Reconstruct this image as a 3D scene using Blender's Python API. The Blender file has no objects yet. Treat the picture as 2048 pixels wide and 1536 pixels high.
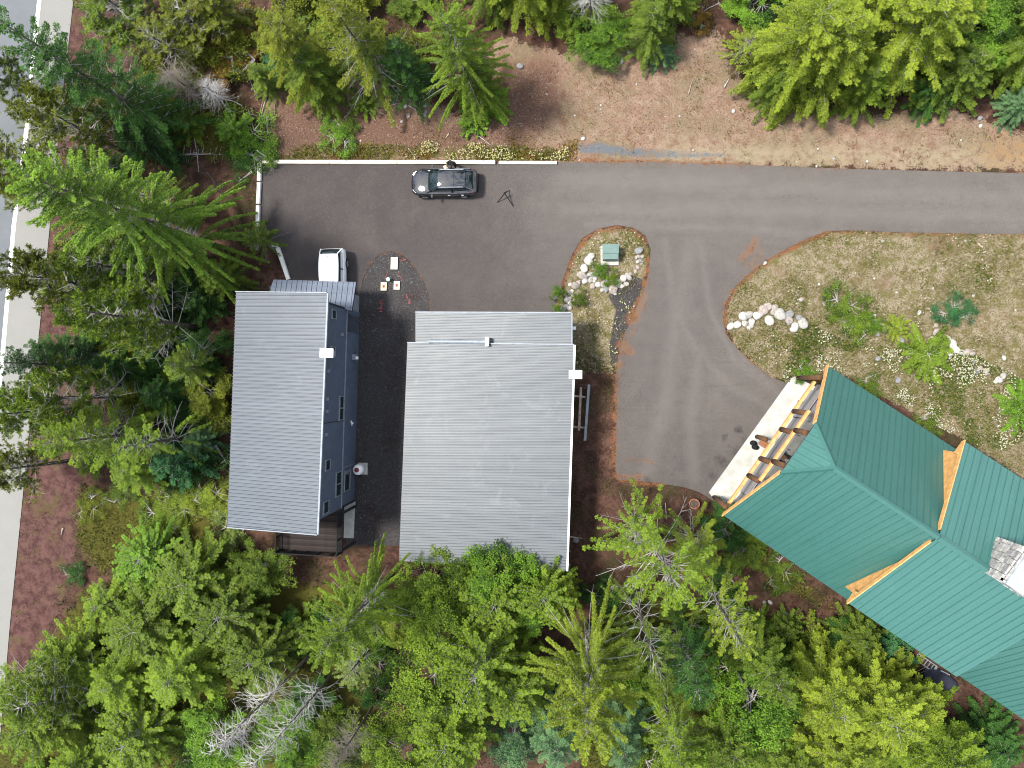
import bpy, bmesh, math, random
import numpy as np
from mathutils import Vector, Matrix
from mathutils.geometry import delaunay_2d_cdt, tessellate_polygon

random.seed(7)
rng = np.random.default_rng(7)
S = bpy.context.scene
COL = S.collection

# ------------------------------------------------------------------ camera
CAM_H = 50.0
TILT = math.atan(136 / 1420)
cd = bpy.data.cameras.new("drone_camera")
cd.sensor_width = 36.0
cd.lens = 36.0 * 1420 / 2048
cd.clip_end = 2000
cam = bpy.data.objects.new("drone_camera", cd)
cam.location = (0, 0, CAM_H)
cam.rotation_euler = (0, TILT, 0)
COL.objects.link(cam)
S.camera = cam

# ------------------------------------------------------------------ light
SUN_EL, SUN_DIR = math.radians(62), Vector((-1.0, 0.2, 0))
hd = SUN_DIR.normalized() * math.cos(SUN_EL)
to_sun = Vector((hd.x, hd.y, math.sin(SUN_EL)))
sd = bpy.data.lights.new("sun", 'SUN')
sd.energy = 2.8
sd.angle = math.radians(10)
sd.color = (1.0, 0.955, 0.88)
sun = bpy.data.objects.new("sun", sd)
sun.rotation_euler = to_sun.to_track_quat('Z', 'Y').to_euler()
sun.location = (-30, 4, 60)
COL.objects.link(sun)

W = bpy.data.worlds.new("World")
S.world = W
W.use_nodes = True
wn, wl = W.node_tree.nodes, W.node_tree.links
wn.clear()
wo = wn.new('ShaderNodeOutputWorld'); bg = wn.new('ShaderNodeBackground')
sky = wn.new('ShaderNodeTexSky'); sky.sky_type = 'NISHITA'; sky.sun_disc = False
sky.sun_elevation = SUN_EL
sky.sun_rotation = math.atan2(hd.x, hd.y)
tc = wn.new('ShaderNodeTexCoord')
n1 = wn.new('ShaderNodeTexNoise'); n1.inputs['Scale'].default_value = 8.5
n1.inputs['Detail'].default_value = 7; n1.inputs['Roughness'].default_value = .62
rp = wn.new('ShaderNodeValToRGB')
rp.color_ramp.elements[0].position = .46; rp.color_ramp.elements[1].position = .54
mx = wn.new('ShaderNodeMix'); mx.data_type = 'RGBA'
mx.inputs['B'].default_value = (6.3, 6.45, 6.7, 1)
wl.new(tc.outputs['Generated'], n1.inputs['Vector'])
wl.new(n1.outputs['Fac'], rp.inputs['Fac'])
wl.new(rp.outputs['Color'], mx.inputs['Factor'])
wl.new(sky.outputs['Color'], mx.inputs['A'])
wl.new(mx.outputs['Result'], bg.inputs['Color'])
wl.new(bg.outputs['Background'], wo.inputs['Surface'])
bg.inputs['Strength'].default_value = .1

S.view_settings.view_transform = 'Standard'
S.view_settings.look = 'None'
S.view_settings.gamma = 1
S.view_settings.use_curve_mapping = False
S.view_settings.exposure = 1.5
S.render.engine = 'CYCLES'
S.cycles.max_bounces = 5
S.cycles.diffuse_bounces = 3
S.cycles.glossy_bounces = 2
S.cycles.transmission_bounces = 3
S.cycles.transparent_max_bounces = 4
S.cycles.use_denoising = True
S.cycles.pixel_filter_type = 'BLACKMAN_HARRIS'
S.cycles.filter_width = 1.05
S.cycles.caustics_reflective = False
S.cycles.caustics_refractive = False

# ------------------------------------------------------------------ survey helpers
CT, ST = math.cos(TILT), math.sin(TILT)
def ray(px, py):
    x, y = (px - 1024) / 1420, -(py - 768) / 1420
    return Vector((x * CT - ST, y, -x * ST - CT))
def at(px, py, z=0.0):
    d = ray(px, py); t = (z - CAM_H) / d.z
    return Vector((d.x * t, d.y * t, z))
def on_plane(px, py, p0, n):
    d = ray(px, py); o = Vector((0, 0, CAM_H))
    t = (Vector(p0) - o).dot(n) / d.dot(n)
    return o + d * t
def height_of(base, top):
    b = at(*base)
    return min(((at(top[0], top[1], z).xy - b.xy).length, z) for z in [i * .1 for i in range(5, 320)])[1]
def poly(pts, z=0.0):
    return [at(p[0], p[1], z) for p in pts]

# ------------------------------------------------------------------ object helpers
def empty(name, loc=(0, 0, 0), rz=0.0, label=None, cat=None, group=None, kind=None):
    o = bpy.data.objects.new(name, None)
    o.empty_display_size = .2
    o.location = loc; o.rotation_euler = (0, 0, rz)
    COL.objects.link(o)
    tag(o, label, cat, group, kind)
    return o
def tag(o, label=None, cat=None, group=None, kind=None):
    if label: o['label'] = label
    if cat: o['category'] = cat
    if group: o['group'] = group
    if kind: o['kind'] = kind
    return o
def link(name, me, parent=None, loc=None):
    o = bpy.data.objects.new(name, me)
    COL.objects.link(o)
    if parent: o.parent = parent
    if loc is not None: o.location = loc
    return o

class MB:
    def __init__(s): s.v, s.f, s.sm = [], [], False
    def add(s, vs, fs):
        n = len(s.v); s.v += [tuple(v) for v in vs]; s.f += [tuple(i + n for i in f) for f in fs]; return s
    def box(s, x0, x1, y0, y1, z0, z1):
        v = [(x0,y0,z0),(x1,y0,z0),(x1,y1,z0),(x0,y1,z0),(x0,y0,z1),(x1,y0,z1),(x1,y1,z1),(x0,y1,z1)]
        return s.add(v, [(3,2,1,0),(4,5,6,7),(0,1,5,4),(1,2,6,5),(2,3,7,6),(3,0,4,7)])
    def beam(s, a, b, w, h, up=(0, 0, 1)):
        a, b = Vector(a), Vector(b); d = (b - a).normalized(); up = Vector(up)
        if abs(d.dot(up)) > .98: up = Vector((1, 0, 0))
        r = d.cross(up).normalized(); u = r.cross(d).normalized()
        v = []
        for p in (a, b):
            for i, j in ((-1,-1),(1,-1),(1,1),(-1,1)):
                v.append(p + r * (i * w / 2) + u * (j * h / 2))
        return s.add(v, [(0,1,2,3),(7,6,5,4),(1,0,4,5),(2,1,5,6),(3,2,6,7),(0,3,7,4)])
    def tube(s, pts, radii, n=6, cap=True):
        pts = [Vector(p) for p in pts]; base = len(s.v)
        for i, p in enumerate(pts):
            d = (pts[min(i+1, len(pts)-1)] - pts[max(i-1, 0)])
            d = d.normalized() if d.length > 1e-6 else Vector((0,0,1))
            a = Vector((0,0,1)) if abs(d.z) < .9 else Vector((1,0,0))
            r = d.cross(a).normalized(); u = r.cross(d)
            rad = radii[i] if hasattr(radii, '__len__') else radii
            for k in range(n):
                t = 2*math.pi*k/n
                s.v.append(tuple(p + r*(math.cos(t)*rad) + u*(math.sin(t)*rad)))
        for i in range(len(pts)-1):
            for k in range(n):
                a0 = base+i*n+k; a1 = base+i*n+(k+1) % n
                s.f.append((a0, a0+n, a1+n, a1))
        if cap:
            s.f.append(tuple(base+k for k in range(n)))
            s.f.append(tuple(base+(len(pts)-1)*n+k for k in reversed(range(n))))
        return s
    def prism(s, pts, z0, z1):
        n = len(pts)
        if sum(pts[i][0]*pts[(i+1)%n][1]-pts[(i+1)%n][0]*pts[i][1] for i in range(n)) < 0: pts = pts[::-1]
        v = [(p[0],p[1],z0) for p in pts] + [(p[0],p[1],z1) for p in pts]
        f = [tuple(reversed(range(n))), tuple(range(n, 2*n))] + [(i,(i+1)%n,n+(i+1)%n,n+i) for i in range(n)]
        return s.add(v, f)
    def slab(s, pts, th):
        """planar 3-D polygon given thickness downwards along its normal"""
        pts = [Vector(p) for p in pts]; n = len(pts)
        nn = Vector((0,0,0))
        for i in range(n): nn += pts[i].cross(pts[(i+1)%n])
        nn.normalize()
        if nn.z < 0: pts = pts[::-1]; nn = -nn
        v = pts + [p - nn*th for p in pts]
        return s.add(v, [tuple(range(n)), tuple(reversed(range(n,2*n)))] + [((i+1)%n,i,n+i,n+(i+1)%n) for i in range(n)])
    def mesh(s, name, m, smooth=False):
        me = bpy.data.meshes.new(name); me.from_pydata(s.v, [], s.f)
        if m: me.materials.append(m)
        if smooth or s.sm: me.shade_smooth()
        me.update()
        return me
    def build(s, name, m, parent=None, loc=None, smooth=False):
        return link(name, s.mesh(name, m, smooth), parent, loc)

def quads_mesh(name, V, m, tint=None):
    """V: (n,4,3) array of loose quads"""
    n = V.shape[0]
    me = bpy.data.meshes.new(name)
    me.vertices.add(n*4); me.vertices.foreach_set('co', V.reshape(-1).astype(np.float32))
    me.loops.add(n*4); me.loops.foreach_set('vertex_index', np.arange(n*4, dtype=np.int32))
    me.polygons.add(n)
    me.polygons.foreach_set('loop_start', np.arange(0, n*4, 4, dtype=np.int32))
    me.polygons.foreach_set('loop_total', np.full(n, 4, dtype=np.int32))
    if tint is not None:
        a = me.attributes.new('tint', 'FLOAT', 'POINT')
        a.data.foreach_set('value', np.repeat(tint, 4).astype(np.float32))
    if m: me.materials.append(m)
    me.update(); me.validate()
    return me

# ------------------------------------------------------------------ materials
def lin(c): return tuple(((x/255)/12.92 if x/255 <= .04045 else ((x/255+.055)/1.055)**2.4) for x in c)
def alb(r, g, b, k=.30): return tuple(min(.9, x*k) for x in lin((r, g, b)))   # photo colour -> surface colour at this exposure
class NT:
    def __init__(s, name):
        s.m = bpy.data.materials.new(name); s.m.use_nodes = True
        s.t = s.m.node_tree; s.n = s.t.nodes; s.l = s.t.links
        s.b = s.n['Principled BSDF']; s.out = s.n['Material Output']
        s.co = None
    def new(s, t, **kw):
        x = s.n.new(t)
        for k, v in kw.items(): setattr(x, k, v)
        return x
    def coord(s, kind='Object'):
        if s.co is None: s.co = s.new('ShaderNodeTexCoord')
        return s.co.outputs[kind]
    def world_pos(s):
        return s.new('ShaderNodeNewGeometry').outputs['Position']
    def noise(s, scale, detail=4, rough=.55, vec=None, dist=0):
        x = s.new('ShaderNodeTexNoise'); x.inputs['Scale'].default_value = scale
        x.inputs['Detail'].default_value = detail; x.inputs['Roughness'].default_value = rough
        x.inputs['Distortion'].default_value = dist
        s.l.new(vec if vec is not None else s.coord(), x.inputs['Vector'])
        return x.outputs['Fac']
    def voro(s, scale, vec=None, feature='F1', out='Distance'):
        x = s.new('ShaderNodeTexVoronoi'); x.feature = feature; x.inputs['Scale'].default_value = scale
        s.l.new(vec if vec is not None else s.coord(), x.inputs['Vector'])
        return x.outputs[out]
    def attr(s, name):
        x = s.new('ShaderNodeAttribute'); x.attribute_name = name
        return x.outputs['Fac']
    def setin(s, inp, v):
        if isinstance(v, bpy.types.NodeSocket): s.l.new(v, inp)
        elif isinstance(v, (tuple, list)): inp.default_value = (*v[:3], 1)
        else: inp.default_value = v
    def math(s, op, a, b=0.0, c=None, clamp=False):
        x = s.new('ShaderNodeMath', operation=op); x.use_clamp = clamp
        s.setin(x.inputs[0], a); s.setin(x.inputs[1], b)
        if c is not None: s.setin(x.inputs[2], c)
        return x.outputs[0]
    def step(s, v, a, b, lo=0.0, hi=1.0):
        x = s.new('ShaderNodeMapRange'); x.interpolation_type = 'SMOOTHSTEP'
        s.setin(x.inputs[0], v)
        for i, q in enumerate((a, b, lo, hi)): x.inputs[i+1].default_value = q
        return x.outputs[0]
    def mix(s, f, a, b, blend='MIX'):
        x = s.new('ShaderNodeMix', data_type='RGBA', blend_type=blend)
        s.setin(x.inputs['Factor'], f); s.setin(x.inputs['A'], a); s.setin(x.inputs['B'], b)
        return x.outputs['Result']
    def bump(s, h, strength=.3, dist=.02):
        x = s.new('ShaderNodeBump'); x.inputs['Strength'].default_value = strength
        x.inputs['Distance'].default_value = dist
        s.l.new(h, x.inputs['Height']); s.l.new(x.outputs['Normal'], s.b.inputs['Normal'])
    def done(s, col=None, rough=.8, metal=0.0, spec=None):
        if col is not None: s.setin(s.b.inputs['Base Color'], col)
        s.setin(s.b.inputs['Roughness'], rough); s.setin(s.b.inputs['Metallic'], metal)
        if spec is not None: s.b.inputs['Specular IOR Level'].default_value = spec
        return s.m

def simple(name, col, rough=.7, metal=0.0, var=.18, scale=3.0, bump=0.0, spec=None, stretch=None):
    t = NT(name)
    vec = t.coord()
    if stretch:
        mp = t.new('ShaderNodeMapping'); mp.inputs['Scale'].default_value = stretch
        t.l.new(vec, mp.inputs['Vector']); vec = mp.outputs['Vector']
    n = t.noise(scale, 5, .6, vec)
    lo = tuple(c*(1-var) for c in col); hi = tuple(min(1, c*(1+var)) for c in col)
    c = t.mix(t.step(n, .3, .7), lo, hi)
    if bump: t.bump(t.noise(scale*6, 3, .5, vec), bump)
    return t.done(c, rough, metal, spec)

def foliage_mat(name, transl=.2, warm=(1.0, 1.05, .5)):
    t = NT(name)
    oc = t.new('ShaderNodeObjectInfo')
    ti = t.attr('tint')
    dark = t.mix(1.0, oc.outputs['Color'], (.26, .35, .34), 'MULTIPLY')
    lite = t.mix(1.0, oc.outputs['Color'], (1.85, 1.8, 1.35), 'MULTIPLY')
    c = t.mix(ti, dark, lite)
    t.setin(t.b.inputs['Base Color'], c)
    t.b.inputs['Roughness'].default_value = .7
    t.b.inputs['Specular IOR Level'].default_value = .14
    tr = t.new('ShaderNodeBsdfTranslucent')
    t.l.new(t.mix(1.0, c, warm, 'MULTIPLY'), tr.inputs['Color'])
    ms = t.new('ShaderNodeMixShader'); ms.inputs[0].default_value = transl
    t.l.new(t.b.outputs[0], ms.inputs[1]); t.l.new(tr.outputs[0], ms.inputs[2])
    t.l.new(ms.outputs[0], t.out.inputs['Surface'])
    return t.m

M = {}
M['foliage'] = foliage_mat('needle_foliage')
M['bark'] = simple('bark', (.075, .058, .048), .9, var=.5, scale=5, bump=.5)
M['grey_bark'] = simple('weathered_grey_bark', (.26, .25, .235), .9, var=.35, scale=6, bump=.4)
M['dead_wood'] = simple('bleached_dead_wood', (.33, .32, .305), .85, var=.35, scale=3)
M['log'] = simple('pale_log_wood', (.30, .24, .18), .85, var=.35, scale=4)
M['white_paint'] = simple('white_painted_concrete', (.66, .65, .60), .8, var=.12, scale=2)
M['cream_kerb'] = simple('cream_concrete', (.55, .50, .40), .85, var=.14, scale=2.5, bump=.2)
M['cream_lid'] = simple('cream_plastic', (.50, .46, .33), .6, var=.12, scale=6)
M['white'] = simple('white_metal', (.80, .80, .78), .5, var=.05, scale=4)
M['black'] = simple('black_metal', (.012, .012, .013), .8, var=.3, spec=.15)
M['rust'] = simple('rusty_iron', (.23, .085, .035), .85, var=.5, scale=9, bump=.3)
M['steel'] = simple('galvanised_steel', (.19, .215, .245), .6, .15, var=.15, scale=3)
M['dark_glass'] = simple('dark_window_glass', (.012, .02, .022), .08, var=.2, spec=.6)
M['concrete'] = simple('pale_concrete', (.36, .36, .325), .85, var=.16, scale=1.6, bump=.15)
M['siding'] = simple('slate_blue_siding', (.066, .085, .118), .6, var=.12, scale=1.5)
M['dark_trim'] = simple('dark_trim', (.02, .024, .03), .8, spec=.2)
M['frame_grey'] = simple('grey_window_frame', (.16, .19, .21), .6)
M['cedar'] = simple('orange_stained_cedar', (.58, .31, .11), .6, var=.18, scale=3)
M['log_post'] = simple('brown_stained_log', (.085, .038, .014), .85, var=.3, scale=4)
M['grey_siding'] = simple('weathered_grey_boards', (.17, .16, .165), .75, var=.25, scale=4)
M['rock'] = simple('pale_granite', (.40, .375, .345), .9, var=.28, scale=2.2, bump=.5)
# ================================================================== SETTING
def sdist(X, Y, pts):
    """signed distance (metres, positive inside) of points to a pixel-traced polygon"""
    P = np.array([(p.x, p.y) for p in poly(pts)])
    d2 = np.full(X.shape, 1e9); inside = np.zeros(X.shape, bool)
    for i in range(len(P)):
        a, b = P[i], P[(i+1) % len(P)]
        ab = b - a; L = (ab**2).sum()
        t = np.clip(((X-a[0])*ab[0] + (Y-a[1])*ab[1]) / max(L, 1e-9), 0, 1)
        d2 = np.minimum(d2, (X-a[0]-t*ab[0])**2 + (Y-a[1]-t*ab[1])**2)
        c = ((a[1] > Y) != (b[1] > Y))
        with np.errstate(divide='ignore', invalid='ignore'):
            xi = (b[0]-a[0])*(Y-a[1])/(b[1]-a[1]) + a[0]
        inside ^= c & (X < xi)
    return np.where(inside, 1, -1) * np.sqrt(d2)
def ldist(X, Y, pts):
    P = np.array([(p.x, p.y) for p in poly(pts)])
    d2 = np.full(X.shape, 1e9)
    for i in range(len(P)-1):
        a, b = P[i], P[i+1]; ab = b - a; L = (ab**2).sum()
        t = np.clip(((X-a[0])*ab[0] + (Y-a[1])*ab[1]) / max(L, 1e-9), 0, 1)
        d2 = np.minimum(d2, (X-a[0]-t*ab[0])**2 + (Y-a[1]-t*ab[1])**2)
    return np.sqrt(d2)
def soft(d, w): return np.clip(.5 + d/(2*w), 0, 1)

Z_DRIVE = [(524,324),(800,325),(1115,325),(1300,324),(1480,329),(1700,338),(1900,343),(2120,348),
  (2120,469),(1960,468),(1800,465),(1700,461),(1655,462),(1620,475),(1580,494),(1540,517),(1500,546),(1470,574),(1451,606),(1446,640),(1452,668),(1474,697),(1510,731),(1545,756),(1600,775),
  (1440,1010),(1400,985),(1370,975),(1330,968),(1280,962),(1236,959),(1231,940),(1233,850),(1233,745),(1241,690),(1262,640),(1284,592),(1298,545),(1301,500),(1292,472),(1268,456),(1235,450),(1195,458),(1165,476),(1145,508),(1127,556),(1113,605),(1108,650),(1108,700),(872,700),(866,640),(861,600),(848,562),(824,526),(802,507),(782,502),(758,509),(737,532),(725,560),(721,590),(700,690),(600,690),(578,600),(566,540),(551,492),(519,480),(517,400),(519,322)]
HWY_R = [(150,-60),(147,0),(122,220),(100,450),(85,600),(60,850),(45,1000),(20,1250),(-10,1600)]
HWY_LINE = [(84,-60),(79,0),(66,120),(50,290),(28,450),(8,680),(-22,1000),(-75,1600)]
CLEAR = [(560,178),(640,185),(700,160),(800,175),(930,235),(1000,200),(975,120),(1000,70),(1130,110),(1440,60),(1462,150),(1560,230),(1750,232),(1900,215),(2048,270),(2120,340),(1115,328),(525,322),(548,262),(520,215)]
MEADOW = [(1655,462),(2130,468),(2130,1010),(1930,880),(1660,735),(1600,770),(1545,756),(1474,697),(1446,640),(1470,574),(1540,517)]
ISLE = [(1150,505),(1195,458),(1268,456),(1301,500),(1284,592),(1241,690),(1233,745),(1140,745),(1108,650)]
GRAVEL = [(782,502),(824,526),(848,562),(861,600),(868,700),(860,900),(840,1085),(700,1085),(690,800),(700,640),(721,600),(725,560),(737,532),(758,509)]
GRAVEL2 = [(1258,548),(1288,560),(1268,640),(1242,715),(1222,735),(1219,690),(1232,620),(1215,590),(1236,572)]
GRAVEL3 = [(1140,285),(1200,280),(1260,292),(1380,300),(1500,308),(1490,318),(1300,320),(1160,312)]
CINDER = [(147,-40),(235,20),(260,140),(250,300),(205,420),(185,520),(175,600),(205,690),(180,800),(165,900),(160,1000),(150,1120),(110,1250),(70,1340),(0,1360),(20,1250),(45,1000),(85,600),(122,220)]
GREENS = [[(160,970),(300,985),(455,965),(460,1040),(400,1100),(200,1150),(150,1080)],[(1380,1030),(1440,1020),(1700,1240),(1560,1180)],
          [(300,1130),(700,1170),(760,1260),(760,1560),(-60,1560),(60,1340),(160,1180)],[(1180,1180),(1440,1200),(1700,1290),(1960,1480),(1980,1560),(1160,1560)],
          [(600,292),(900,290),(1110,300),(1112,322),(560,320)],[(300,200),(480,190),(520,300),(420,330)]]
FORESTS = [[(-100,-100),(560,-100),(560,180),(510,240),(515,470),(560,600),(455,700),(440,1060),(700,1110),(1200,1130),(1400,1050),(1450,1040),(1720,1230),(2120,1480),(2120,1700),(-100,1700),(-100,1300),(60,1350),(150,1100),(170,900),(190,600),(250,300),(240,0)],
           [(560,-100),(2200,-100),(2200,200),(1900,190),(1560,200),(1460,90),(1380,60),(1130,80),(980,60),(920,180),(700,150),(560,160)]]
YELLOWS = [(ldist, [(1960,300),(2100,300)], 2.0)]
NEEDLE_PATHS = [([(1112,610),(1127,556),(1150,505),(1170,478),(1200,462),(1240,456),(1270,462),(1290,485),(1296,530),(1292,570)], .28),
  ([(1292,560),(1290,600),(1268,650),(1245,700),(1236,760)], .42), ([(1262,640),(1280,610)], .55), ([(1245,690),(1262,705)], .6),
  ([(1234,740),(1231,850),(1229,950),(1260,963),(1330,970)], .28),
  ([(1448,650),(1449,605),(1472,574),(1502,545),(1542,516),(1600,487),(1650,466)], .34), ([(1650,465),(1800,468),(2100,472)], .22),
  ([(1449,660),(1475,700),(1512,734),(1560,772)], .18), ([(1155,322),(1300,326),(1500,331)], .3), ([(1500,331),(1700,340)], .12),
  ([(1480,520),(1500,500),(1512,480)], .5), ([(1490,540),(1530,500)], .4), ([(1250,920),(1310,925)], .35), ([(1240,950),(1290,955)], .4),
  ([(866,640),(861,600),(848,562),(824,526),(802,507),(782,502),(758,509),(737,532),(725,560)], .1)]

# ---- ground: one sheet to the horizon, fine where the picture is
def axis(a, b, step):
    mid = np.arange(a, b + 1e-6, step)
    lo = a - np.cumsum(np.array([1, 2, 4, 8, 16, 32, 64, 120, 200])); hi = b + np.cumsum(np.array([1, 2, 4, 8, 16, 32, 64, 120, 200]))
    return np.concatenate([lo[::-1], mid, hi])
gx, gy = axis(-50, 38, .32), axis(-38, 38, .32)
GX, GY = np.meshgrid(gx, gy)
def wnoise(X, Y, s, seed):
    r = np.random.default_rng(seed); out = np.zeros(X.shape)
    for k in range(7):
        a = r.uniform(0, 6.28); f = s * r.uniform(.5, 1.7)
        out += np.sin((X*math.cos(a) + Y*math.sin(a))*f + r.uniform(0, 6.28) + 1.3*np.sin((Y*math.cos(a)-X*math.sin(a))*f*.7))
    return out / 7
flat = np.maximum(soft(sdist(GX, GY, Z_DRIVE) + .5, .5), 0)
hwy_poly = HWY_R + [(-900, 1600), (-900, -60)]
flat = np.maximum(flat, soft(sdist(GX, GY, hwy_poly) + .6, .5))
flat = np.maximum(flat, soft(sdist(GX, GY, GRAVEL) + .2, .5))
GZ = (1-flat) * (.10*wnoise(GX, GY, .8, 1) + .05*wnoise(GX, GY, 2.6, 2) + .03) - .02
GZ = np.where((abs(GX) > 60) | (abs(GY) > 60), -.02, GZ)
nx, ny = len(gx), len(gy)
idx = np.arange(nx*ny).reshape(ny, nx)
F = np.stack([idx[:-1, :-1], idx[:-1, 1:], idx[1:, 1:], idx[1:, :-1]], -1).reshape(-1, 4)
me = bpy.data.meshes.new('ground')
me.vertices.add(nx*ny); me.vertices.foreach_set('co', np.stack([GX, GY, GZ], -1).reshape(-1).astype(np.float32))
me.loops.add(F.size); me.loops.foreach_set('vertex_index', F.reshape(-1).astype(np.int32))
me.polygons.add(len(F)); me.polygons.foreach_set('loop_start', np.arange(0, F.size, 4, dtype=np.int32))
me.polygons.foreach_set('loop_total', np.full(len(F), 4, dtype=np.int32))
def needle_mask(X, Y, extra=0.0):
    o = np.zeros(X.shape)
    for p, w in NEEDLE_PATHS: o = np.maximum(o, soft(w + extra - ldist(X, Y, p), .3))
    return o
attrs = {
 'dry': np.maximum(soft(sdist(GX, GY, CLEAR), 1.0), .8*soft(sdist(GX, GY, [(215,1000),(330,1005),(330,1060),(250,1080),(170,1060)]), 1.0)),
 'meadow': np.maximum(soft(sdist(GX, GY, MEADOW), .5), soft(sdist(GX, GY, ISLE), .5)),
 'brown': .85*soft(sdist(GX, GY, [(540,180),(920,235),(1000,120),(1110,100),(1150,200),(1060,310),(530,322)]), 1.5),
 'cream': soft(.8 - ldist(GX, GY, [(1350,312),(1700,312),(2100,318)]), .8),
 'cinder': soft(sdist(GX, GY, CINDER), .7),
 'gravel': np.maximum(soft(sdist(GX, GY, GRAVEL)+.25, .35), soft(sdist(GX, GY, GRAVEL2), .3)),
 'bluegravel': soft(sdist(GX, GY, GRAVEL3), .5)*.9,
 'needle': needle_mask(GX, GY, -.02),
 'green': np.max([soft(sdist(GX, GY, g), 1.2) for g in GREENS], axis=0),
 'ochre': soft(2.0 - ldist(GX, GY, [(1990,305),(2100,305)]), 2.0)*.72,
}
for k, a in attrs.items():
    at_ = me.attributes.new(k, 'FLOAT', 'POINT'); at_.data.foreach_set('value', a.reshape(-1).astype(np.float32))
me.shade_smooth(); me.update()

t = NT('forest_ground')
pos = t.world_pos()
n_big = t.noise(.35, 5, .6, pos); n_mid = t.noise(1.6, 6, .65, pos); n_fine = t.noise(9, 5, .7, pos); n_vf = t.noise(38, 3, .7, pos)
jit = t.math('ADD', t.math('MULTIPLY', t.math('SUBTRACT', n_mid, .5), .9), t.math('MULTIPLY', t.math('SUBTRACT', n_fine, .5), .7))
def mask(name, lo=.42, hi=.58, k=1.0):
    return t.step(t.math('ADD', t.attr(name), t.math('MULTIPLY', jit, k)), lo, hi)
base = t.mix(t.step(n_mid, .35, .65), alb(104,70,58), alb(150,112,94))
base = t.mix(t.step(n_big, .45, .68), base, alb(92,82,52))
base = t.mix(t.step(n_fine, .55, .75), base, alb(178,146,122))
base = t.mix(t.step(t.noise(.8, 4, .6, pos, .2), .5, .62, 0, .7), base, alb(74,50,42))
base = t.mix(t.step(n_vf, .66, .74), base, alb(214,190,170))
dry = t.mix(t.step(n_mid, .3, .7), alb(188,147,121), alb(230,198,170))
dry = t.mix(t.step(n_big, .4, .66), dry, alb(188,168,132))
dry = t.mix(t.step(n_fine, .36, .5), alb(156,116,96), dry)
dry = t.mix(t.step(t.noise(.5, 6, .75, pos, .1), .5, .66, 0, .6), dry, alb(166,122,92))
dry = t.mix(t.step(t.noise(1.1, 6, .75, pos, .1), .56, .7, 0, .45), dry, alb(150,140,92))
dry = t.mix(mask('brown', .4, .75, 1.2), dry, t.mix(n_fine, alb(128,92,76), alb(186,144,122)))
dry = t.mix(t.math('MULTIPLY', t.attr('cream'), t.step(n_mid, .35, .6)), dry, alb(224,204,168))
dry = t.mix(t.step(t.noise(5, 4, .8, pos), .58, .66, 0, .7), dry, alb(236,214,190))
dry = t.mix(t.step(t.noise(6.5, 4, .8, pos), .6, .68, 0, .6), dry, alb(146,106,82))
dry = t.mix(t.step(n_vf, .6, .72), dry, alb(240,222,200))
mea = t.mix(t.step(n_mid, .35, .62), alb(168,154,108), alb(222,204,174))
mea = t.mix(t.step(n_fine, .35, .55), alb(126,116,58), mea)
mea = t.mix(t.step(n_big, .55, .7), mea, alb(184,152,124))
mea = t.mix(t.step(t.noise(1.4, 6, .8, pos, 0), .5, .6, 0, .85), mea, alb(140,138,66))
mea = t.mix(t.step(t.noise(1.9, 6, .8, pos, 0), .55, .63, 0, .85), mea, alb(206,180,164))
mea = t.mix(t.step(n_vf, .6, .72), mea, alb(222,214,186))
cin = t.mix(t.step(n_mid, .35, .65), alb(100,62,60), alb(150,108,100))
cin = t.mix(t.step(n_fine, .5, .7, 0, .6), cin, alb(172,136,124))
cin = t.mix(t.step(t.noise(.5, 6, .75, pos, 0), .52, .62, 0, .6), cin, alb(136,122,74))
cin = t.mix(t.step(n_vf, .6, .7), cin, alb(206,176,164))
cell = t.voro(22, pos, out='Color')
gra = t.mix(t.math('MULTIPLY', cell, 1.0), alb(66,62,62), alb(128,124,124))
gra = t.mix(t.step(n_vf, .68, .74), gra, alb(190,188,188))
gra = t.mix(t.step(n_big, .5, .7, 0, .6), gra, alb(86,66,58))
blu = t.mix(n_vf, alb(120,124,132), alb(176,184,188))
grn = t.mix(n_fine, alb(84,88,30), alb(150,142,58))
nee = t.mix(n_fine, alb(150,100,68), alb(208,148,106))
och = t.mix(n_fine, alb(196,134,78), alb(226,182,126))
c = t.mix(mask('dry'), base, dry)
c = t.mix(mask('ochre', .42, 1.0, 1.3), c, och)
c = t.mix(mask('green', .5, .75), c, grn)
c = t.mix(mask('meadow'), c, mea)
c = t.mix(mask('cinder', .45, .6, .6), c, cin)
c = t.mix(mask('bluegravel', .5, .8), c, blu)
c = t.mix(mask('gravel', .46, .56, .35), c, gra)
c = t.mix(mask('needle', .45, 1.0, 2.0), c, nee)
hgt = t.math('ADD', n_fine, t.math('MULTIPLY', n_vf, .5))
t.bump(hgt, .55, .06)
ground = link('ground', me); tag(ground, kind='structure')
me.materials.append(t.done(c, .95, 0, .2))

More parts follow.
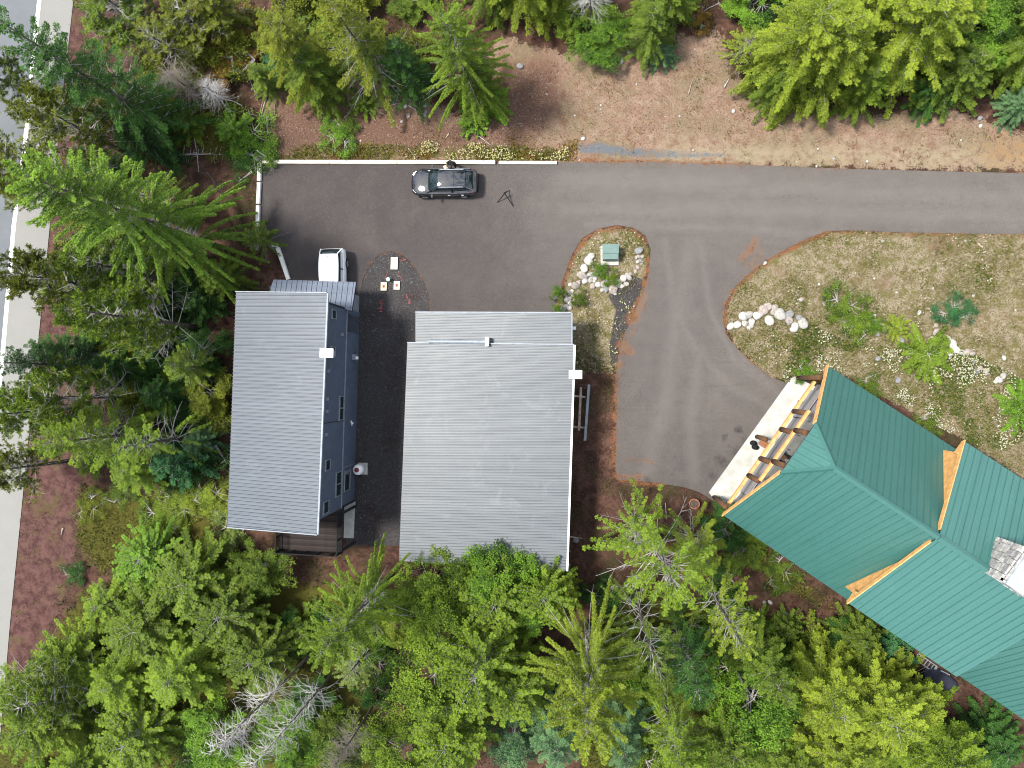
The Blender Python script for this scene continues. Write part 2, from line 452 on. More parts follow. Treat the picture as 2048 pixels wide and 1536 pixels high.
# ---- flat sheets traced on the ground
def sheet(name, pts, z, m, step=None, attrs=None, kind='structure'):
    P = [Vector((p.x, p.y)) for p in poly(pts)]
    if step:
        xs = [p.x for p in P]; ys = [p.y for p in P]
        X, Y = np.meshgrid(np.arange(min(xs), max(xs), step), np.arange(min(ys), max(ys), step))
        X = X + (np.indices(X.shape)[0] % 2) * step * .5
        ok = sdist(X, Y, pts) > step*.45
        bd = []
        for i in range(len(P)):
            a, b = P[i], P[(i+1) % len(P)]; k = max(1, int((b-a).length / (step*1.3)))
            bd += [a.lerp(b, j/k) for j in range(k)]
        n = len(bd)
        pts2 = bd + [Vector((x, y)) for x, y in zip(X[ok], Y[ok])]
        v, e, f, *_ = delaunay_2d_cdt(pts2, [(i, (i+1) % n) for i in range(n)], [], 2, 1e-5)
        cen = np.array([((v[a]+v[b]+v[c_])/3)[:] for a, b, c_ in [q[:3] for q in f]])
        me = bpy.data.meshes.new(name)
        me.from_pydata([(q.x, q.y, z) for q in v], [], [q for q in f])
        VX = np.array([q.x for q in v]); VY = np.array([q.y for q in v])
        for k, fn in (attrs or {}).items():
            a_ = me.attributes.new(k, 'FLOAT', 'POINT'); a_.data.foreach_set('value', fn(VX, VY).astype(np.float32))
        bm = bmesh.new(); bm.from_mesh(me)
        bmesh.ops.recalc_face_normals(bm, faces=bm.faces)
        for fc in bm.faces:
            if fc.normal.z < 0: fc.normal_flip()
        bm.to_mesh(me); bm.free()
    else:
        tri = tessellate_polygon([[Vector((p.x, p.y, 0)) for p in P]])
        me = bpy.data.meshes.new(name); me.from_pydata([(p.x, p.y, z) for p in P], [], [tuple(q) for q in tri])
        bm = bmesh.new(); bm.from_mesh(me)
        for fc in bm.faces:
            if fc.normal.z < 0: fc.normal_flip()
        bm.to_mesh(me); bm.free()
    me.materials.append(m); me.update()
    return tag(link(name, me), kind=kind)

# driveway asphalt
t = NT('driveway_asphalt'); pos = t.world_pos()
nb = t.noise(.16, 4, .6, pos, 1.0); nm = t.noise(.9, 6, .65, pos); nf = t.noise(14, 4, .7, pos); nv = t.noise(60, 2, .7, pos)
mp = t.new('ShaderNodeMapping'); mp.inputs['Scale'].default_value = (.12, 1.6, 1); t.l.new(pos, mp.inputs['Vector'])
streak = t.noise(1.3, 5, .6, mp.outputs['Vector'])
dk = t.mix(nm, alb(90,83,86,.27), alb(128,119,118,.27)); lt = t.mix(nm, alb(148,140,134,.29), alb(180,171,161,.29))
c = t.mix(t.math('ADD', t.attr('pale'), t.math('MULTIPLY', t.math('SUBTRACT', nb, .5), .8), clamp=True), dk, lt)
c = t.mix(t.step(streak, .5, .75, 0, .28), c, alb(120,114,112,.27))
c = t.mix(t.math('MULTIPLY', t.attr('track'), t.step(nf, .3, .7, .35, .9)), c, alb(200,192,184,.27))
c = t.mix(t.step(t.math('ADD', t.attr('stain'), t.math('MULTIPLY', t.math('SUBTRACT', nm, .5), 1.1)), .5, .95, 0, .75), c, alb(60,55,62,.27))
c = t.mix(t.step(t.math('ADD', t.attr('reddish'), t.math('MULTIPLY', t.math('SUBTRACT', nf, .5), 1.6)), .62, .95, 0, .7), c, alb(140,98,78))
c = t.mix(t.step(nf, .35, .7, 0, .42), c, alb(70,62,60))
c = t.mix(t.step(t.noise(22, 3, .8, pos), .56, .68, 0, .4), c, alb(206,192,178,.27))
c = t.mix(t.step(t.noise(4.5, 6, .7, pos), .52, .7, 0, .28), c, alb(176,160,150,.27))
c = t.mix(t.step(t.noise(2.2, 6, .75, pos, 2), .55, .7, 0, .3), c, alb(82,72,76,.27))
c = t.mix(t.step(nv, .68, .76, 0, .5), c, alb(206,196,186))
nd = t.step(t.math('ADD', t.attr('needle'), t.math('ADD', t.math('MULTIPLY', t.math('SUBTRACT', nm, .5), 1.1), t.math('MULTIPLY', t.math('SUBTRACT', nf, .5), 1.1))), .62, .8)
c = t.mix(t.math('MULTIPLY', nd, .5), c, t.mix(nf, alb(160,110,76), alb(210,156,112)))
t.bump(nv, .25, .01)
asphalt = t.done(c, .88, 0, .3)
def tracks(X, Y):
    o = np.zeros(X.shape)
    for p, w in [([(1130,360),(1400,365),(1700,385),(2100,392)], .8), ([(1130,420),(1500,420),(1800,430),(2100,435)], .7),
                 ([(1330,480),(1345,600),(1390,700),(1470,780),(1545,815)], .32), ([(1400,480),(1420,620),(1470,720),(1560,790)], .3), ([(1470,650),(1490,720),(1550,775)], .3), ([(1175,450),(1300,452),(1480,456),(1655,468)], .3),
                 ([(1290,960),(1330,800),(1350,640),(1380,500)], .8), ([(1390,960),(1380,850),(1400,700)], .6)]:
        o = np.maximum(o, .5*np.clip(1.1 - ldist(X, Y, p)/w, 0, 1))
    return o
def pale(X, Y):
    x = np.clip((X + 12)/16, 0, 1); return np.clip(.12 + .62*x*x*(3-2*x) + .3*np.exp(-((Y-14)/4)**2)*np.clip((X+16)/20, 0, 1) - .25*np.clip((-Y-1)/8, 0, 1), 0, 1)
def stains(X, Y):
    o = np.zeros(X.shape)
    for x, y, r in [(1478,860,.6),(1448,874,.5),(1440,920,.9),(1470,905,.7),(1490,880,.6),(1425,950,.8),(1455,935,.7),(545,450,1.3),(560,530,1.3)]:
        q = at(x, y); o = np.maximum(o, np.exp(-((X-q.x)**2+(Y-q.y)**2)/r**2)*.8)
    return o
def redd(X, Y):
    o = soft(.6-ldist(X, Y, [(522,330),(522,470)]), .8)*.8
    for p in [[(1250,760),(1245,900)],[(1250,950),(1340,950)],[(600,500),(640,640)],[(640,470),(650,500)],[(880,600),(1100,600)]]:
        o = np.maximum(o, soft(.8-ldist(X, Y, p), 1.1)*.75)
    return o
sheet('driveway', Z_DRIVE, .012, asphalt, .32, dict(track=tracks, pale=pale, stain=stains, reddish=redd, needle=lambda X, Y: needle_mask(X, Y, -.18)))

# highway: lane, shoulder, white edge line and survey marks
t = NT('highway_lane'); pos = t.world_pos()
c = t.mix(t.noise(.5, 5, .6, pos), alb(140,146,152), alb(172,178,184)); c = t.mix(t.step(t.noise(30, 3, .7, pos), .55, .7, 0, .4), c, alb(110,112,118))
lane_m = t.done(c, .85)
t = NT('highway_shoulder'); pos = t.world_pos()
c = t.mix(t.noise(.7, 5, .6, pos), alb(196,195,188), alb(214,212,204)); c = t.mix(t.step(t.noise(34, 3, .7, pos), .5, .72, 0, .5), c, alb(168,166,160))
sh_m = t.done(c, .85)
sheet('highway', hwy_poly, .010, lane_m)
line_l = [(x-4, y) for x, y in HWY_LINE]; line_r = [(x+4, y) for x, y in HWY_LINE]
sheet('road_shoulder', HWY_R + HWY_LINE[::-1], .016, sh_m)
paint = simple('white_road_paint', (.72, .72, .70), .7, var=.08, scale=3)
sheet('road_edge_line', line_l + line_r[::-1], .022, paint)
mk = MB()
for a, b in (((6,829),(19,829)), ((7,829),(7,841))):
    A, B = at(*a, .024), at(*b, .024); mk.beam(A, B, .09, .006)
tag(mk.build('survey_mark', paint), 'small white right-angle mark painted on the grey highway shoulder', 'road mark')

# ---- scattered ground stuff (countless small things)
def scatter(n, pts, keep=None):
    P = poly(pts); xs = [p.x for p in P]; ys = [p.y for p in P]
    X = rng.uniform(min(xs), max(xs), n); Y = rng.uniform(min(ys), max(ys), n)
    ok = sdist(X, Y, pts) > 0
    if keep is not None: ok &= keep(X, Y)
    return X[ok], Y[ok]
_gfx = (gx, gy)
def gz(X, Y):
    i = np.clip(np.searchsorted(gx, X)-1, 0, nx-2); j = np.clip(np.searchsorted(gy, Y)-1, 0, ny-2)
    u = (X-gx[i])/(gx[i+1]-gx[i]); v = (Y-gy[j])/(gy[j+1]-gy[j])
    return (GZ[j,i]*(1-u)+GZ[j,i+1]*u)*(1-v) + (GZ[j+1,i]*(1-u)+GZ[j+1,i+1]*u)*v
def G(px, py, dz=0.0):
    p = at(px, py); p.z = float(gz(np.array([p.x]), np.array([p.y]))[0]) + dz; return p
def blades(X, Y, Z, L, Wd, lift=1.0, r=rng):
    """loose narrow rhombi: one per point; L, Wd arrays; lift = how upright"""
    n = len(X); a = r.uniform(0, 2*math.pi, n); el = np.clip(r.normal(lift, .35, n), -.3, 1.5)
    D = np.stack([np.cos(a)*np.cos(el), np.sin(a)*np.cos(el), np.sin(el)], -1) * L[:, None]
    b = a + r.uniform(.9, 2.2, n)
    Wv = np.stack([np.cos(b), np.sin(b), r.uniform(-.4, .4, n)], -1) * (Wd[:, None]*.5)
    P = np.stack([X, Y, Z], -1)
    return np.stack([P, P+.5*D+Wv, P+D, P+.5*D-Wv], 1)
def not_paved(X, Y): return (sdist(X, Y, Z_DRIVE) < -.02)
def colour_mat(name, stops, rough=.9):
    t = NT(name); ti = t.attr('tint')
    r = t.new('ShaderNodeValToRGB'); e = r.color_ramp.elements
    e[0].position, e[1].position = 0, 1
    e[0].color, e[1].color = (*stops[0], 1), (*stops[-1], 1)
    for i in range(1, len(stops)-1):
        q = r.color_ramp.elements.new(i/(len(stops)-1)); q.color = (*stops[i], 1)
    t.l.new(ti, r.inputs['Fac'])
    return t.done(r.outputs['Color'], rough, 0, .2)
def stuff(name, V, m, tint, z=None):
    o = link(name, quads_mesh(name, V, m, tint)); tag(o, kind='stuff'); return o

# meadow grass, dry and green
X, Y = scatter(60000, MEADOW, not_paved); X2, Y2 = scatter(7000, ISLE, not_paved)
X = np.concatenate([X, X2]); Y = np.concatenate([Y, Y2])
k = wnoise(X, Y, 1.3, 5)*.7 + wnoise(X, Y, 4, 6)*.5 + rng.normal(0, .14, len(X))
k += .3*wnoise(X, Y, .6, 77) - .05
k += .25*soft(3.5-ldist(X, Y, [(1560,800),(1700,760),(1930,900),(2060,960)]), 3)
ok = k > -.02; X, Y, k = X[ok], Y[ok], k[ok]
V = blades(X, Y, gz(X, Y), rng.uniform(.10, .26, len(X)), rng.uniform(.03, .07, len(X)), .75)
stuff('meadow_grass', V, colour_mat('meadow_grass', [alb(222,208,178,.3), alb(176,164,112,.3), alb(134,136,48,.3), alb(98,128,28,.3)]), np.clip(k*1.3+.2, 0, 1))
# weeds by the kerb and low plants in the clearing
WE = [[(540,270),(900,262),(1160,280),(1150,322),(530,320)]]
X, Y = scatter(16000, WE[0], not_paved); k = np.clip(.5+wnoise(X, Y, 2.2, 8)*.9+rng.normal(0, .15, len(X)), 0, 1)
V = blades(X, Y, gz(X, Y), rng.uniform(.12, .3, len(X)), rng.uniform(.03, .08, len(X)), .8)
ok = .8*wnoise(X, Y, 1.1, 9) + .4*wnoise(X, Y, 3.1, 10) - .55*(Y-16.2)/1.2 + rng.normal(0, .15, len(X)) > -.05
V = V[ok]; k = k[ok]
stuff('kerb_weeds', V, colour_mat('kerb_weeds', [alb(176,120,62), alb(190,150,74), alb(164,150,50), alb(120,132,40)]), k)
cover_ = scatter(9000, CINDER)
X, Y = cover_; k = wnoise(X, Y, .9, 61)+.6*wnoise(X, Y, 3, 62)+rng.normal(0,.1,len(X)) > .18; X, Y = X[k], Y[k]
V = blades(X, Y, gz(X, Y), rng.uniform(.1, .26, len(X)), rng.uniform(.03, .07, len(X)), .7)
stuff('verge_weeds', V, colour_mat('verge_weeds', [alb(170,140,90), alb(146,136,66), alb(96,112,46)]), rng.uniform(0, 1, len(X)))
# daisies
def flowers(name, pts, n, seed, thr, cols):
    X, Y = scatter(n, pts, not_paved); k = wnoise(X, Y, 1.7, seed)+.5*wnoise(X, Y, 4.5, seed+1)
    ok = k + rng.normal(0, .12, len(X)) > thr; X, Y = X[ok], Y[ok]
    Z = gz(X, Y) + rng.uniform(.15, .4, len(X)); s = rng.uniform(.03, .062, len(X)); a = rng.uniform(0, 1.57, len(X))
    q = []
    for i in range(4):
        q.append(np.stack([X+s*np.cos(a+i*1.5708), Y+s*np.sin(a+i*1.5708), Z+rng.uniform(-.012, .012, len(X))], -1))
    stuff(name, np.stack(q, 1), colour_mat(name, cols, .7), rng.uniform(0, 1, len(X)))
DA = [(1560,770),(1600,640),(1700,690),(1800,700),(1900,690),(2048,760),(2048,880),(1990,900),(1920,880),(1660,735)]
flowers('daisies', DA, 12000, 21, .22, [alb(236,236,170,.32), alb(250,250,232,.34)])
flowers('meadow_daisies', MEADOW, 4200, 31, .42, [alb(230,226,170,.32), alb(246,244,220,.34)])
flowers('kerb_daisies', [(805,282),(1140,296),(1135,322),(812,320)], 1900, 41, .12, [alb(226,226,120,.32), alb(244,240,190,.34)])
flowers('island_daisies', ISLE, 500, 45, .0, [alb(226,226,150,.32), alb(246,244,210,.34)])

X, Y = scatter(26000, DA, not_paved); k = wnoise(X, Y, .9, 71) + .5*wnoise(X, Y, 2.6, 72) + rng.normal(0, .12, len(X)) > .05; X, Y = X[k], Y[k]
V = blades(X, Y, gz(X, Y)+rng.uniform(0, .12, len(X)), rng.uniform(.12, .3, len(X)), rng.uniform(.04, .08, len(X)), .6)
stuff('meadow_weeds', V, colour_mat('meadow_weeds', [alb(62,88,28,.3), alb(98,128,36,.3), alb(146,156,60,.3)]), rng.uniform(0, 1, len(X)))
X, Y = scatter(22000, MEADOW, not_paved); k = wnoise(X, Y, 1.2, 81) + .6*wnoise(X, Y, 3.6, 82) + rng.normal(0, .1, len(X)) > .36; X, Y = X[k], Y[k]
V = blades(X, Y, gz(X, Y), rng.uniform(.1, .22, len(X)), rng.uniform(.04, .07, len(X)), .6)
stuff('meadow_moss', V, colour_mat('meadow_moss', [alb(104,110,40,.3), alb(140,140,62,.3)]), rng.uniform(0, 1, len(X)))

# orange needle litter lying on the asphalt and its edges
Xs, Ys, Zs = [], [], []
for p, w in NEEDLE_PATHS:
    P = poly(p); L = sum((P[i+1]-P[i]).length for i in range(len(P)-1))
    for i in range(len(P)-1):
        n = int((P[i+1]-P[i]).length * w * 330) + 4
        tt = rng.uniform(0, 1, n); off = rng.normal(0, w*.42, n); d = (P[i+1]-P[i]).normalized()
        Xs.append(P[i].x + (P[i+1].x-P[i].x)*tt - d.y*off); Ys.append(P[i].y + (P[i+1].y-P[i].y)*tt + d.x*off)
X = np.concatenate(Xs); Y = np.concatenate(Ys)
kk = wnoise(X, Y, 5, 51) + rng.normal(0, .2, len(X)) > .04; X, Y = X[kk], Y[kk]
Z = np.where(sdist(X, Y, Z_DRIVE) > 0, .018, np.maximum(gz(X, Y)+.01, .002))
V = blades(X, Y, Z, rng.uniform(.05, .13, len(X)), rng.uniform(.015, .035, len(X)), .08)
V[:, :, 2] = np.maximum(V[:, :, 2], Z[:, None])
stuff('pine_needle_litter', V, colour_mat('needle_litter', [alb(146,92,56), alb(198,128,74), alb(230,168,108)]), rng.uniform(0, 1, len(X)))

# pale chips, twigs and pebbles on the bare soil and the gravel
def chips(name, pts, n, cols, smin, smax, keep=not_paved, z=0.0):
    X, Y = scatter(n, pts, keep); V = blades(X, Y, np.maximum(gz(X, Y), -.02)+.02+z, rng.uniform(smin, smax, len(X)), rng.uniform(.3, .9, len(X))*smin*1.2, .15)
    stuff(name, V, colour_mat(name, cols), rng.uniform(0, 1, len(X)))
chips('pale_chips', CLEAR, 5000, [alb(226,210,190), alb(250,244,232)], .04, .09)
chips('wood_chips', CLEAR, 9000, [alb(150,110,86), alb(206,176,148), alb(240,226,206)], .035, .13)
chips('bark_debris', [(540,185),(920,235),(1010,150),(1120,120),(1080,300),(530,320)], 7000, [alb(96,64,48), alb(150,108,84), alb(196,160,132), alb(240,224,204)], .05, .2)
chips('forest_litter', FORESTS[0], 12000, [alb(110,70,50), alb(170,120,90), alb(210,190,170)], .04, .16)
chips('gravel_stones', GRAVEL, 8000, [alb(80,78,80), alb(130,128,132), alb(190,190,192), alb(240,240,240)], .04, .095, None)
chips('dark_gravel_stones', GRAVEL2, 900, [alb(58,54,60), alb(104,102,110), alb(190,190,190)], .035, .07, None)
chips('east_strip_litter', [(1145,700),(1230,700),(1228,950),(1400,985),(1430,1040),(1180,1060),(1136,1140)], 2600, [alb(120,84,62), alb(176,140,112), alb(226,206,186)], .04, .12)
chips('cinder_pebbles', CINDER, 1600, [alb(120,76,74), alb(176,130,120), alb(222,196,180)], .03, .07)
# ================================================================== BUILDINGS
def clip_half(P, v0, keep_ge):
    out = []
    for i in range(len(P)):
        a, b = P[i], P[(i+1) % len(P)]
        ia = a[1] >= v0 if keep_ge else a[1] <= v0; ib = b[1] >= v0 if keep_ge else b[1] <= v0
        if ia: out.append(a)
        if ia != ib:
            t = (v0-a[1])/(b[1]-a[1]); out.append((a[0]+(b[0]-a[0])*t, v0))
    return out
def span(P, v0):
    xs = []
    for i in range(len(P)):
        a, b = P[i], P[(i+1) % len(P)]
        if (a[1] - v0) * (b[1] - v0) <= 0 and abs(a[1]-b[1]) > 1e-9:
            t = (v0-a[1])/(b[1]-a[1]); xs.append(a[0]+(b[0]-a[0])*t)
    return (min(xs), max(xs)) if len(xs) >= 2 and max(xs)-min(xs) > .05 else None
def roof_panels(parent, pts, seam, width, m, ribs=1, rib_w=.04, rib_h=.04, th=.03, name='roof_panel', start=0.0):
    """cut a planar roof face into metal sheets running along `seam`, each a part with its raised ribs"""
    pts = [Vector(p) for p in pts]; n = Vector((0,0,0))
    for i in range(len(pts)): n += pts[i].cross(pts[(i+1) % len(pts)])
    n.normalize()
    if n.z < 0: n = -n
    seam = Vector(seam); u = (seam - n*seam.dot(n)).normalized(); v = n.cross(u).normalized(); o = pts[0]
    P = [((p-o).dot(u), (p-o).dot(v)) for p in pts]
    v0 = min(p[1] for p in P) + 1e-4; v1 = max(p[1] for p in P); k = 0; a = v0 - start
    W3 = lambda x, y, h: o + u*x + v*y + n*h
    while a < v1 - .02:
        b = min(a + width, v1); Q = clip_half(clip_half(P, max(a, v0), True), b - .004, False)
        if len(Q) >= 3:
            mb = MB(); mb.slab([W3(x, y, 0) for x, y in Q], th)
            for r in range(ribs):
                rv = a + (r + .5)*width/ribs
                if rv < v0+rib_w or rv > b - .004: continue
                s = span(P, rv)
                if not s: continue
                x0, x1 = s; w2 = rib_w/2; tp = w2*.55
                vs = [W3(x0,rv-w2,.001), W3(x1,rv-w2,.001), W3(x1,rv-tp,rib_h), W3(x0,rv-tp,rib_h), W3(x0,rv+tp,rib_h), W3(x1,rv+tp,rib_h), W3(x1,rv+w2,.001), W3(x0,rv+w2,.001)]
                mb.add(vs, [(0,1,2,3),(3,2,5,4),(4,5,6,7),(0,3,4,7),(1,6,5,2)])
            mb.build(name, m, parent)
        a += width; k += 1
    return k

# galvanised roof: soft broad gloss, faint streaks and per-sheet weathering
def metal_mat(name, c0, c1, rough=.36, metal=.75, st=(.35,5,1)):
    t = NT(name); pos = t.world_pos()
    mp = t.new('ShaderNodeMapping'); mp.inputs['Scale'].default_value = st; t.l.new(t.coord(), mp.inputs['Vector']); sk = t.noise(1.2, 5, .7, mp.outputs['Vector'])
    n = t.noise(.35, 4, .6, pos); f = t.noise(3, 5, .65, pos); oi = t.new('ShaderNodeObjectInfo')
    c = t.mix(t.math('ADD', t.math('MULTIPLY', n, .6), t.math('MULTIPLY', oi.outputs['Random'], .4)), c0, c1)
    c = t.mix(t.step(f, .55, .8, 0, .25), c, tuple(q*.7 for q in c0))
    blot = .35 if st[0] < 1 else .1
    c = t.mix(t.step(sk, .42, .7, 0, .5 if st[0] < 1 else .18), c, tuple(q*.68 for q in c0))
    c = t.mix(t.step(t.noise(.7, 5, .65, pos, 1), .55, .7, 0, blot), c, tuple(q*1.35 for q in c1))
    t.b.inputs['Coat Weight'].default_value = .0 if st[0] > 1 else .0; t.b.inputs['Coat IOR'].default_value = 1.5; t.b.inputs['Coat Roughness'].default_value = .3
    r = t.math('ADD', rough-.06, t.math('MULTIPLY', n, .14))
    m = t.done(c, rough, metal); t.setin(t.b.inputs['Roughness'], r)
    return m
M['galv'] = metal_mat('galvanised_roof_sheet', (.064,.076,.087), (.100,.112,.123), .48, .02)
M['galv2'] = metal_mat('galvanised_roof_sheet_blueish', (.046,.060,.078), (.068,.084,.106), .48, .02)
M['porch_metal'] = metal_mat('grey_blue_seam_roof', (.095,.115,.15), (.135,.16,.20), .4, .25)
M['teal'] = metal_mat('teal_painted_roof', (.036,.118,.103), (.046,.140,.124), .38, .0, (5,.35,1))

# ---------------------------------------------- grey two-storey house
A18 = -math.radians(1.75)
gh = empty('grey_house', (-16.05, -1.6, 0), A18, 'tall narrow house with ribbed silver single-pitch roof and slate blue side wall', 'house')
def ghl(p):  # world -> house local
    d = Vector(p) - Vector((-16.05, -1.6, 0)); c, s = math.cos(-A18), math.sin(-A18)
    return Vector((d.x*c - d.y*s, d.x*s + d.y*c, d.z))
NE, SE, SW_, NW = [ghl(q) for q in (at(655,587,7.0), at(635,1068,7.0), at(455,1053,5.7), at(472,585,5.7))]
top = [NE, SE, SW_, NW]
roof_panels(gh, top, (1, 0, .2), .92, M['galv2'], 4, .08, .055)
mb = MB(); mb.slab([p - Vector((0,0,.045)) for p in top], .16); mb.build('roof_deck', M['dark_trim'], gh)
mb = MB(); mb.beam(NE+Vector((.03,.02,-.02)), SE+Vector((.03,-.02,-.02)), .10, .16); mb.beam(NE+Vector((.0,.05,.0)), NW+Vector((0,.05,0)), .06, .16)
mb.beam(SE+Vector((.0,-.05,.0)), SW_+Vector((0,-.05,0)), .06, .16)
mb.build('roof_trim', M['steel'], gh)
# walls: local x from -5.9 to 0 (east face at x=.0 -> world -15.85..), y from -6.9 to 6.75
wx = 0.02
wy0, wy1 = ghl(at(708,1003)).y, 6.78
wallm = MB(); 
def wallprism(y0, y1, x0, x1, z0, zE, zW):
    v = [(x0,y0,z0),(x1,y0,z0),(x1,y1,z0),(x0,y1,z0),(x0,y0,zW),(x1,y0,zE),(x1,y1,zE),(x0,y1,zW)]
    wallm.add(v, [(3,2,1,0),(4,5,6,7),(0,1,5,4),(1,2,6,5),(2,3,7,6),(3,0,4,7)])
wallprism(wy0, wy1-1.6, -5.9, wx, .0, 6.72, 5.55)              # main body
wallprism(wy1-1.6, wy1, -5.9, wx, 2.85, 6.72, 5.55)            # upper storey over the car bay
wallm.box(-5.9, -5.6, wy1-1.6, wy1-.02, 0, 2.85); wallm.box(-.28, wx-.004, wy1-.3, wy1-.02, 0, 2.85)
wall = wallm.build('wall', M['siding'], gh)
# horizontal belt line, corner trims, siding laps
b = MB(); b.box(wx, wx+.05, wy0, wy1, 2.80, 2.90); b.build('belt_trim', M['steel'], gh)
for q_ in ((wy1-.12, wy1, 2.95, 6.6), (wy0, wy0+.12, 0, 2.78)): MB().box(wx, wx+.03, *q_).build('corner_trim', M['dark_trim'], gh)
MB().box(wx, wx+.03, -.9, -.86, 2.95, 6.7).build('wall_joint', M['dark_trim'], gh)
b = MB()
for i in range(44): 
    z = .2 + i*.148
    if abs(z-2.85) > .1: b.box(wx+.001, wx+.016, wy0+.13, wy1-.13, z, z+.02)
o = b.build('siding_laps', M['siding'], gh); tag(o, kind='stuff')
pn = Vector((math.cos(A18), math.sin(A18), 0)); pp = Vector((-16.05, -1.6, 0)) + pn*wx
def on_wall(px, py):
    q = ghl(on_plane(px, py, pp, pn)); return q.y, q.z
for (x0, y0, x1, y1) in ((663,619,672,638),(661,693,670,714),(678,792,691,840),(650,919,660,941),(671,943,683,992),(646,1002,657,1027)):
    ya, za = on_wall(x0, (y0+y1)/2); yb, zb = on_wall(x1, (y0+y1)/2)
    yt = on_wall((x0+x1)/2, y0)[0]; yl = on_wall((x0+x1)/2, y1)[0]
    z0, z1 = min(za, zb), max(za, zb); z1 = min(z1, 6.5); z0 = max(z0, 3.0)
    b = MB(); f = .05
    b.box(wx, wx+.06, yl, yl+f, z0, z1); b.box(wx, wx+.06, yt-f, yt, z0, z1); b.box(wx, wx+.06, yl+f, yt-f, z0, z0+f); b.box(wx, wx+.09, yl-.03, yt+.03, z1, z1+f)
    if yt-yl > 1: b.box(wx, wx+.05, (yl+yt)/2-.03, (yl+yt)/2+.03, z0+f, z1)
    fr = b.build('window', M['frame_grey'], gh)
    MB().box(wx-.005, wx+.02, yl+f, yt-f, z0+f, z1).build('pane', M['dark_glass'], fr)
# lower side window strip, side lamps, vents, meter, pipe
y0, z0 = on_wall(697, 980); y1 = on_wall(697, 940)[0]
b = MB(); b.box(wx, wx+.07, y0, y1, 2.35, 2.42); b.box(wx, wx+.07, y0, y1, 1.2, 1.27); b.box(wx, wx+.07, y0, y0+.06, 1.27, 2.35); b.box(wx, wx+.07, y1-.06, y1, 1.27, 2.35)
fr = b.build('lower_window', M['frame_grey'], gh); MB().box(wx, wx+.02, y0+.06, y1-.06, 1.27, 2.35).build('pane', M['dark_glass'], fr)
for px, py in ((683,669),(653,742),(651,798),(649,823),(647,870)):
    y, z = on_wall(px, py); z = min(z, 6.3)
    MB().box(wx, wx+.12, y-.1, y+.1, z-.12, z+.12).build('wall_vent', M['white'] if False else M['steel'], gh)
y, z = on_wall(712, 715)
b = MB(); b.box(wx, wx+.22, y-.2, y+.2, .9, 1.5); mt = b.build('electric_meter', M['steel'], gh)
MB().tube([(wx+.22, y-.05, 1.25), (wx+.36, y-.05, 1.25)], .11, 12).build('meter_dial', M['white'], mt)
y, z = on_wall(701, 849)
MB().beam((wx+.08, y-.05, z-.12), (wx+.08, y+.25, z+.15), .07, .09).tube([(wx+.03,y+.1,z),(wx+.2,y+.1,z)], .05, 8).build('hose_bib', M['white'], gh)
MB().tube([(wx+.05, on_wall(700,930)[0], .1), (wx+.05, on_wall(700,930)[0], 2.7)], .03, 6).build('downpipe', M['steel'], gh)
# square flue cap poking past the eave
q = ghl(at(653, 706, 7.5)); b = MB(); b.box(q.x-.42, q.x+.42, q.y-.28, q.y+.28, 7.42, 7.52); fc = b.build('flue_cap', M['white'], gh)
MB().box(q.x-.25, q.x+.25, q.y-.18, q.y+.18, 6.7, 7.42).build('flue', M['steel'], fc)
# porch roof over the car bay
pts = [ghl(at(547,559,2.9)), ghl(at(712,564,2.9)), ghl(at(704,622,3.38)), Vector((wx+.02, wy1-.12, 3.42)), Vector((-5.6, wy1-.12, 3.44))]
pn_ = (pts[1]-pts[0]).cross(pts[4]-pts[0]).normalized()
pts[2].z = pts[0].z - ((pts[2]-pts[0]).x*pn_.x + (pts[2]-pts[0]).y*pn_.y)/pn_.z
pts[3].z = pts[0].z - ((pts[3]-pts[0]).x*pn_.x + (pts[3]-pts[0]).y*pn_.y)/pn_.z
roof_panels(gh, pts, (0, 1, .3), .36, M['porch_metal'], 1, .035, .045, name='porch_roof_panel')
b = MB(); b.slab([p - Vector((0,0,.04)) for p in pts], .14); b.build('porch_roof_deck', M['dark_trim'], gh)
for x in (-5.5, -.35):
    MB().box(x-.08, x+.08, 8.05, 8.21, 0, 2.82).build('porch_post', M['dark_trim'], gh)
# retaining wing of grey boards beside the porch
b = MB(); q0, q1 = ghl(at(716,592)), ghl(at(717,634)); b.box(q0.x-.15, q0.x+.1, q1.y, q0.y, 0, 1.15); b.build('side_screen', M['steel'], gh)
# rear deck
dk = empty('rear_deck', (-16.05, -1.6, 0), A18, 'raised brown plank deck with black railings behind the tall grey house', 'deck')
d0, d1 = ghl(at(561,1101,3.0)), ghl(at(684,1101,3.0)); dx0, dx1, dy0 = d0.x, d1.x, d0.y; dy1 = wy0-.02
plank_m = [simple('deck_board_%d' % i, c, .9, var=.25, scale=3, stretch=(.4,6,1), spec=.08) for i, c in enumerate(((.024,.019,.018),(.031,.025,.023),(.038,.03,.027)))]  # board browns darkened: shade of the surrounding trees is put into the colour
k = 0; y = dy0; pm = {}
while y < dy1-.1:
    L = dx1-dx0; key = k % 3
    if key not in pm: pm[key] = MB().box(0, L, 0, .136, -.03, 0).mesh('deck_board', plank_m[key])
    link('deck_board', pm[key], dk, (dx0, y, 3.0)); y += .142; k += 1
b = MB(); b.box(dx0, dx1, dy0, dy0+.05, 2.75, 2.965); b.box(dx0, dx0+.05, dy0+.06, dy1, 2.75, 2.965); b.box(dx1-.05, dx1, dy0+.06, dy1, 2.75, 2.965)
for i in range(5): b.box(dx0+.1+i*(dx1-dx0-.3)/4, dx0+.2+i*(dx1-dx0-.3)/4, dy0+.08, dy1, 2.74, 2.96)
b.build('deck_joists', M['dark_trim'], dk)
for x in (dx0+.1, dx1-.1):
    for yy in (dy0+.15, dy1-.3): MB().box(x-.07, x+.07, yy-.07, yy+.07, 0, 2.74).build('deck_post', M['dark_trim'], dk)
